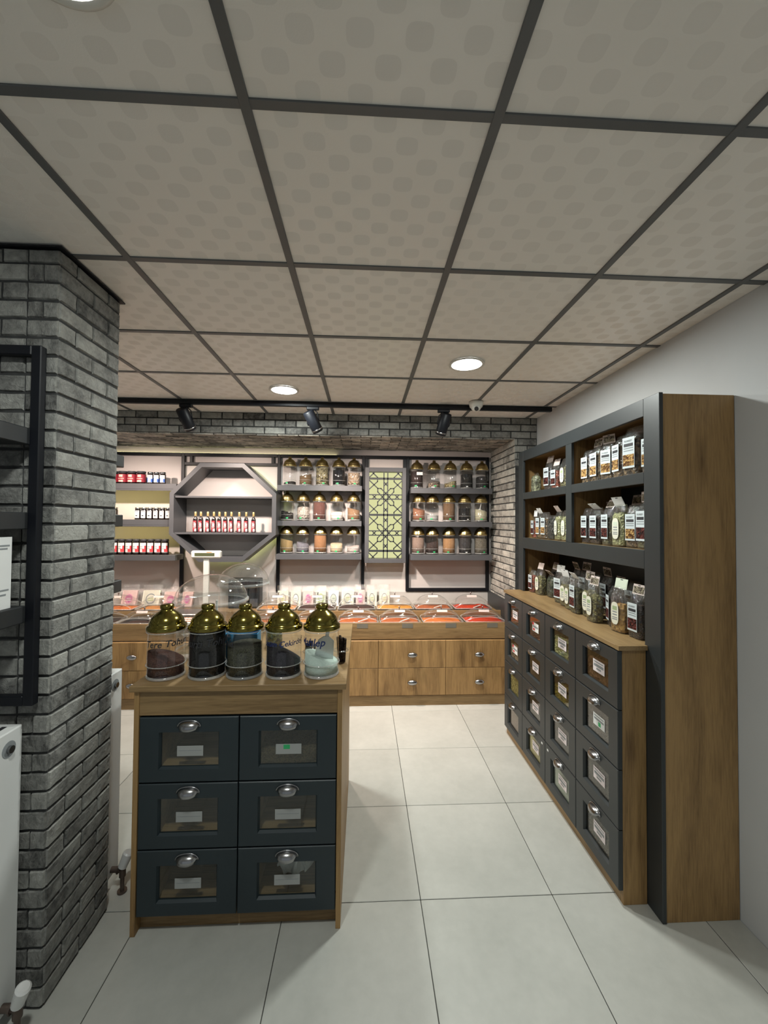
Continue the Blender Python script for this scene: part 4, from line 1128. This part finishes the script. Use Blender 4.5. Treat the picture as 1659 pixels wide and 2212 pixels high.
ZA, ZB = .716, .781
for i, (x, sp, so_) in enumerate(((-.845, 'rust', 0), (-.45, 'tan', 0), (-.045, 'rust', 1), (.345, 'rust', 1), (.748, 'orange', 0), (1.15, 'red', 0))):
    tray(x, 3.886, ZA, COVA, sp, ['covered tray in the front row directly behind the grape seed jar', 'covered tray in the front row behind the white powder jar', 'front row covered tray of rust spice with white spoon, just right of the front jars', 'front row covered tray of rust spice with white spoon, third from the brick return', 'front row covered tray of orange spice beside the red one', 'front row covered tray of bright red spice at the brick return'][i], so_, i < 2)
for i, (x, sp, so_) in enumerate(((-.855, 'tan', 0), (-.46, 'dark', 0), (-.065, 'dark', 0), (.322, 'gold', 0), (.708, 'rust', 1), (1.108, 'red', 1))):
    tray(x, 4.165, ZB, COVB, sp, ['back row covered tray farthest left behind the jars', 'back row covered tray behind the white powder jar', 'back row covered tray of dark spice in front of the pink packets', 'back row covered tray of golden spice in front of the last cream packets', 'back row covered tray of rust spice before the bare upstand', 'back row covered tray of red spice at the brick return'][i], so_, False)
for i, (x, y, z, cov, sp) in enumerate(((-2.42, 3.886, ZA, COVA, 'dark'), (-2.02, 3.886, ZA, COVA, 'dark'), (-2.42, 4.165, ZB, COVB, 'orange'), (-2.01, 4.165, ZB, COVB, 'tan'))):
    tray(x, y, z, cov, sp, ['front row covered tray half hidden by the brick column', 'front row covered tray with a metal scoop left of the scale', 'back row covered tray half hidden by the brick column', 'back row covered tray behind the scoop tray left of the scale'][i], False, i < 2)
o = MB().lathe([(0, .0), (.02, .004), (.026, .016), (.022, .03), (.01, .036), (0, .037)], 14).tube([(.02, 0, .02), (.05, .01, .026), (.10, .02, .03)], .006, 8).build('metal_scoop', CHROME, None, (-1.965, 3.87, ZA + .034))
tag(o, 'small shiny metal scoop lying in the tray left of the scale', 'scoop')

# packets at the back of the counter
def packet(x, y, w, h, base, art, label, group, rz=0.0, lean=.16):
    t = empty('soap_packet', (x, y, ZB + .0005), rz); tag(t, label, 'packet', group)
    m = MB(); vs, fs = [], []; nx, nz = 8, 8; rr = random.Random(int(abs(x) * 1000))
    for s in (-1, 1):
        for j in range(nz + 1):
            for i in range(nx + 1):
                u, v = -1 + 2 * i / nx, j / nz
                b = (1 - u ** 4) * (1 - (2 * v - 1) ** 6) * .024
                vs.append((u * w / 2 + rr.uniform(-.002, .002), s * b + lean * v * h, v * h + rr.uniform(-.002, .002)))
    o = (nx + 1) * (nz + 1)
    for s in (0, 1):
        for j in range(nz):
            for i in range(nx):
                q = s * o + j * (nx + 1) + i; fs.append((q, q + 1, q + nx + 2, q + nx + 1))
    m.add(vs, fs, 0, True).build('film', FILM, t)
    b = MB(); hh = h * .74
    b.prism([(-.018, .004), (.018, .004), (.014 + lean * hh, hh), (-.014 + lean * hh, hh)], 'x', -w * .43, w * .43).build('contents', base, t)
    a = MB(); n = 18; pts = [(w * .25 * math.cos(2 * math.pi * k / n), h * .24 * math.sin(2 * math.pi * k / n)) for k in range(n)]
    a.prism(pts, 'y', -.0015, 0, 0); a.prism([(p[0] * .8, p[1] * .8 ) for p in pts], 'y', -.0022, -.0015, 1)
    a.box(-w * .13, w * .13, -.003, -.0022, .0, h * .03, 2); a.box(-w * .15, w * .15, -.003, -.0022, -h * .09, -h * .06, 2)
    g = a.build('printed_label', art, t, (0, -.019 + lean * h * .36, h * .38)); g.rotation_euler = (-math.atan(lean) , 0, 0)
GP = 'clear packets at the back of the display counter'
CRP, PKP, GRP = [INKG, CREAM, LEAF], [PINK, paint('magenta_print', (.62, .16, .38), .5), PAPER], [LEAF, PALEG, INKG]
PKB = paint('pink_paper', (.78, .55, .52), .6)
for (x, base, art, lb, w) in ((-.845, CREAM, CRP, 'cream packet standing next to the frame post behind the clear domes', .13), (-.71, CREAM, [INKG, PAPER, INKG], 'white packet with grey oval between cream and pink packets', .12), (-.58, PKB, PKP, 'pink packet with magenta oval, the one left of the green packet', .125), (-.447, PALEG, GRP, 'packet with green printed front between pink and white ones', .115), (-.315, PAPER, [INKG, PALEG, INKG], 'white packet with sage oval right of the green packet', .125), (-.165, CREAM, CRP, 'wide cream packet with large oval beside the second pink packet', .15), (-.03, PKB, PKP, 'pink packet between two cream ones on the right', .11), (.093, CREAM, CRP, 'cream packet right of the second pink packet', .115), (.225, CREAM, CRP, 'last cream packet at the right end of the row', .125)):
    packet(x, 4.345, w, .225 if x > -.2 else .215, base, art, lb, GP)
for (x, base, art, lb, w) in ((-2.42, PKB, PKP, 'pink packet partly hidden by the dark shelf end at left', .17), (-2.20, CREAM, CRP, 'large cream packet with green oval leaning on the left counter end', .20), (-2.0, PKB, PKP, 'pink packet between the large cream one and the scale', .16), (-1.83, PKB, PKP, 'small pink packet beside the scale', .12)):
    packet(x, 4.34, w, .20 if x > -2.1 else .22, base, art, lb, GP, lean=.28)

# shop scale
t = empty('shop_scale', (-1.60, 3.90, ZA + .0005)); tag(t, 'white shop scale with raised display on a pole', 'scale')
MB().prism([(-.16, 0), (.14, 0), (.14, .085), (-.09, .085), (-.16, .045)], 'x', -.15, .15).build('body', WPLAST, t)
MB().bev(-.155, .155, -.10, .14, .095, .108, .003).build('pan', STEEL, t)
kp = MB()
for i in range(5):
    for j in range(3):
        a, b = -.02 + i * .028, .2 + j * .3
        kp.box(a, a + .022, -.160 + .07 * b - .002, -.148 + .07 * b, .045 + .04 * b + .001, .047 + .04 * b + .004)
kp.build('keypad', paint('orange_keys', (.62, .30, .18), .5), t)
MB().bev(.062, .115, .105, .135, .085, .60, .004).build('pole', WPLAST, t)
d = MB().bev(-.05, .228, .085, .150, .60, .672, .012).build('display_head', WPLAST, t)
MB().box(-.012, .175, .0835, .0848, .622, .652).build('lcd_screen', paint('lcd_green', (.09, .10, .05), .25), d)
MB().box(.10, .15, .0838, .0848, .657, .664).build('brand_print', paint('orange_print', (.75, .28, .10), .5), d)
t.location.x = -1.605
# dark till box in the middle of the counter
t = empty('card_terminal', (-1.22, 4.30, ZB + .0005)); tag(t, 'black till box standing behind the clear domes below the octagon', 'till')
MB().bev(-.16, .16, -.06, .07, 0, .30, .008).build('case', BLACK, t)
MB().box(-.14, .14, -.0615, -.0602, .16, .28).build('screen', GLASSD, t)
MB().box(-.14, .14, -.0612, -.0602, .02, .10).build('key_panel', paint('slate_keys', (.06, .065, .08), .4), t)

# ------------------------------------------------------------------ behind the front jars
def cake_dome(x, y, R, zr, zt, label, inner):
    t = empty('domed_container', (x, y, CTZ + .0005)); tag(t, label, 'container', 'clear domed containers on the counter')
    h = zr - CTZ; k = zt - zr
    MB().lathe([(0, 0), (R * .9, 0), (R * .92, .006), (R * .92, h - .012)], 40).build('body', DOME, t)
    MB().lathe([(R * .93, h - .016), (R, h - .012), (R, h - .004), (R * .955, h + .002)] + [(R * .955 * math.cos(a), h + .002 + k * math.sin(a)) for a in [i * math.pi / 20 for i in range(1, 10)]] + [(.012, h + k), (0, h + k)], 40).build('lid', DOME, t)
    MB().lathe([(R * .93, h - .017), (R * 1.003, h - .013), (R * 1.003, h - .003), (R * .95, h + .003)], 40).build('lid_rim', RIM, t)
    MB().lathe([(R * .90, .0), (R * .925, .0), (R * .925, .008), (R * .90, .008)], 40).build('base_rim', RIM, t)
    MB().lathe([(.006, h + k - .002), (.005, h + k + .008), (.011, h + k + .012), (.010, h + k + .020), (0, h + k + .021)], 12).build('knob', DOME, t)
    inner(t, R)
def in1(t, R):
    MB().cyl((.02, .02, .004), (.02, .02, .25), .006).build('post', WPLAST, t)
    MB().lathe([(0, .1), (R * .8, .1), (R * .82, .108)], 30).build('tier_plate', clear('clear_tier', (.85, .86, .85), .08, .05), t)
def in2(t, R):
    MB().lathe([(0, .006), (R * .8, .006), (R * .8, .03), (0, .05)], 24).build('dried_herbs', grain((120, 112, 60), (62, 58, 32), 60), t)
    MB().cyl((.03, 0, .05), (.03, 0, .27), .007).build('post', BLACK, t)
cake_dome(-.80, 2.20, .187, 1.272, 1.398, 'large clear container with low dome lid behind the counter jars', in1)
cake_dome(-.735, 2.55, .155, 1.305, 1.42, 'clear container with dome lid and small knob at the far end of the counter', in2)
t = empty('blue_basket', (-.60, 1.962, CTZ + .0005)); tag(t, 'bright blue plastic bin with a long handle behind the middle jars', 'bin')
b = MB(); b.bev(-.04, .11, -.035, .035, 0, .006, .002); b.bev(-.04, .11, -.035, -.031, .006, .15, .001); b.bev(-.04, .11, .031, .035, .006, .15, .001); b.bev(-.04, -.036, -.031, .031, .006, .15, .001); b.bev(.106, .11, -.031, .031, .006, .15, .001)
b.build('basin', CYAN, t); MB().bev(-.20, -.04, -.004, .004, .095, .110, .003).build('grip', CYAN, t)
t = empty('herb_jar', (-.482, 2.25, CTZ + .0005)); tag(t, 'jar of dried green buds standing behind the middle jars', 'jar')
MB().lathe([(0, 0), (.045, 0), (.048, .01), (.048, .10), (.038, .115), (.038, .13)], 20).build('body', JAR, t)
MB().lathe([(0, .004), (.043, .004), (.043, .095), (.02, .105), (0, .108)], 18).build('dried_buds', grain((126, 122, 66), (58, 56, 30), 60), t)
def twig(x, y, z, label, seed, n=10, h=.13):
    t = empty('bark_bundle', (x, y, z)); tag(t, label, 'bundle', 'bark bundles behind the jars')
    rr = random.Random(seed)
    for i in range(n):
        a, r = rr.uniform(0, 6.28), rr.uniform(0, .022)
        p = (r * math.cos(a), r * math.sin(a), .004); q = (p[0] + rr.uniform(-.012, .012), p[1] + rr.uniform(-.012, .012), h * rr.uniform(.75, 1))
        MB().cyl(p, q, rr.uniform(.006, .009), .006, n=7, smooth=False).build('stick', grain((70, 56, 46), (24, 18, 15), 90), t)
    MB().tube([(.034 * math.cos(k * .5236), .034 * math.sin(k * .5236), h * .45) for k in range(12)], .004, 6, closed=True).build('wrapping', clear('wrap_film', (.9, .9, .88), .1, .1, .5), t)
twig(-.105, 1.975, CTZ + .0005, 'dark bark bundle beside the white powder jar at the aisle edge', 4)
twig(-.255, 2.0, CTZ + .0005, 'dark bark bundle seen between the last two jars', 6, h=.10)

# ------------------------------------------------------------------ black shelf units on the column
def col_shelf(yw, sgn, label):
    """wall frame against the column face at y=yw; shelves project along sgn"""
    t = empty('column_shelf', (-1.36, yw, 1.05)); tag(t, label, 'shelf', 'black shelf racks on the brick column')
    def p(b, name, m):
        o = MB().bev(*b, .003).build(name, m, t); o.location = (1.36, -yw, -1.05)
    f0, f1 = sorted((yw, yw + sgn * .028))
    s0, s1 = sorted((yw + sgn * .028, yw + sgn * .20))
    for x in (-1.122, -1.566): p((x - .034, x, f0, f1, 1.05, 2.29), 'upright', BLACK)
    p((-1.566, -1.156, f0, f1, 2.256, 2.29), 'crossbar', BLACK); p((-1.566, -1.156, f0, f1, 1.05, 1.084), 'crossbar', BLACK)
    for z in (2.0, 1.71, 1.392): p((-1.60, -1.150 if sgn < 0 else -1.185, s0, s1, z - .058, z), 'shelf', SLATE)
col_shelf(COLY0 - .014, -1, 'black frame rack of three shelves on the near face of the brick column')
col_shelf(COLY1 + .014, 1, 'black rack whose shelf ends stick out behind the brick column')
t = empty('tea_carton', (-1.255, 1.38, 1.3925)); tag(t, 'white printed carton on the lowest shelf of the near column rack', 'carton')
MB().bev(-.09, .09, -.03, .03, 0, .235, .001).build('box', PAPER, t)
m = MB()
for z, a, b in ((.205, .02, .08), (.195, .04, .084), (.15, .0, .084), (.12, .0, .084), (.06, .02, .08), (.045, .03, .084)): m.box(a, b, -.0308, -.0302, z, z + .004)
for z, a in ((.205, .02), (.195, .012), (.06, .02), (.045, .01)): m.box(.0902, .0908, -.022, a, z, z + .005)
m.build('print', INKG, t)

# ------------------------------------------------------------------ radiators
def radiator(yw, sgn, x1, label, vx):
    t = empty('radiator', (x1 - .25, yw, 0)); tag(t, label, 'radiator', 'white panel radiators on the brick column')
    def p(mb, name, m, par=None):
        o = mb.build(name, m, par or t)
        if par is None: o.location = (-(x1 - .25), -yw, 0)
        return o
    a, b = sorted((yw + sgn * .02, yw + sgn * .125)); x0 = x1 - .42
    hole = MB()
    body = MB().bev(x0, x1 - .002, a + .004, b - .004, .075, .975, .006)
    body.bev(x0, x1, a, a + .003, .08, .97, .001); body.bev(x0, x1, b - .003, b, .08, .97, .001)
    p(body, 'body', WHITE)
    p(MB().bev(x1 - .006, x1 + .001, a + .002, b - .002, .07, .985, .002), 'end_plate', WHITE)
    g = MB().bev(x0, x1, a, b, .976, .987, .002)
    p(g, 'top_plate', WHITE)
    sl = MB()
    for i in range(14):
        xx = x0 + .02 + i * .027
        sl.box(xx, xx + .016, a + .02, b - .02, .9871, .9877)
    p(sl, 'grille_slots', INKK)
    ym = (a + b) / 2
    p(MB().cyl((x1 + .0012, ym, .93), (x1 + .0024, ym, .93), .026, n=20), 'vent_recess', INKG)
    p(MB().cyl((x1 + .0024, ym, .93), (x1 + .012, ym, .93), .012, n=16), 'vent_plug', CHROME)
    v = MB(); vz = .10
    v.cyl((x1, ym, vz), (x1 + .05, ym, vz), .012, n=12).cyl((x1 + .028, ym, vz), (x1 + .034, ym, vz), .018, n=6)
    v.cyl((x1 + .05, ym, vz + .014), (x1 + .05, ym, vz - .03), .014, n=12).cyl((x1 + .05, ym, vz - .03), (x1 + .05, ym, .0), .009, n=10).cyl((x1 + .05, ym, .008), (x1 + .05, ym, .0), .02, n=14)
    vo = p(v, 'valve', RUBBER)
    vd = Vector((.35, sgn * .1, .93)).normalized(); c = Vector((x1 + .05, ym, vz + .012))
    p(MB().cyl(tuple(c), tuple(c + vd * .06), .019, .022, n=16).cyl(tuple(c + vd * .06), tuple(c + vd * .066), .022, .016, n=16), 'valve_head', WHITE)
    return t
radiator(COLY0 - .012, -1, -1.160, 'white panel radiator end in front of the brick column', 0)
radiator(COLY1 + .012, 1, -1.131, 'white panel radiator edge showing behind the brick column', 0)
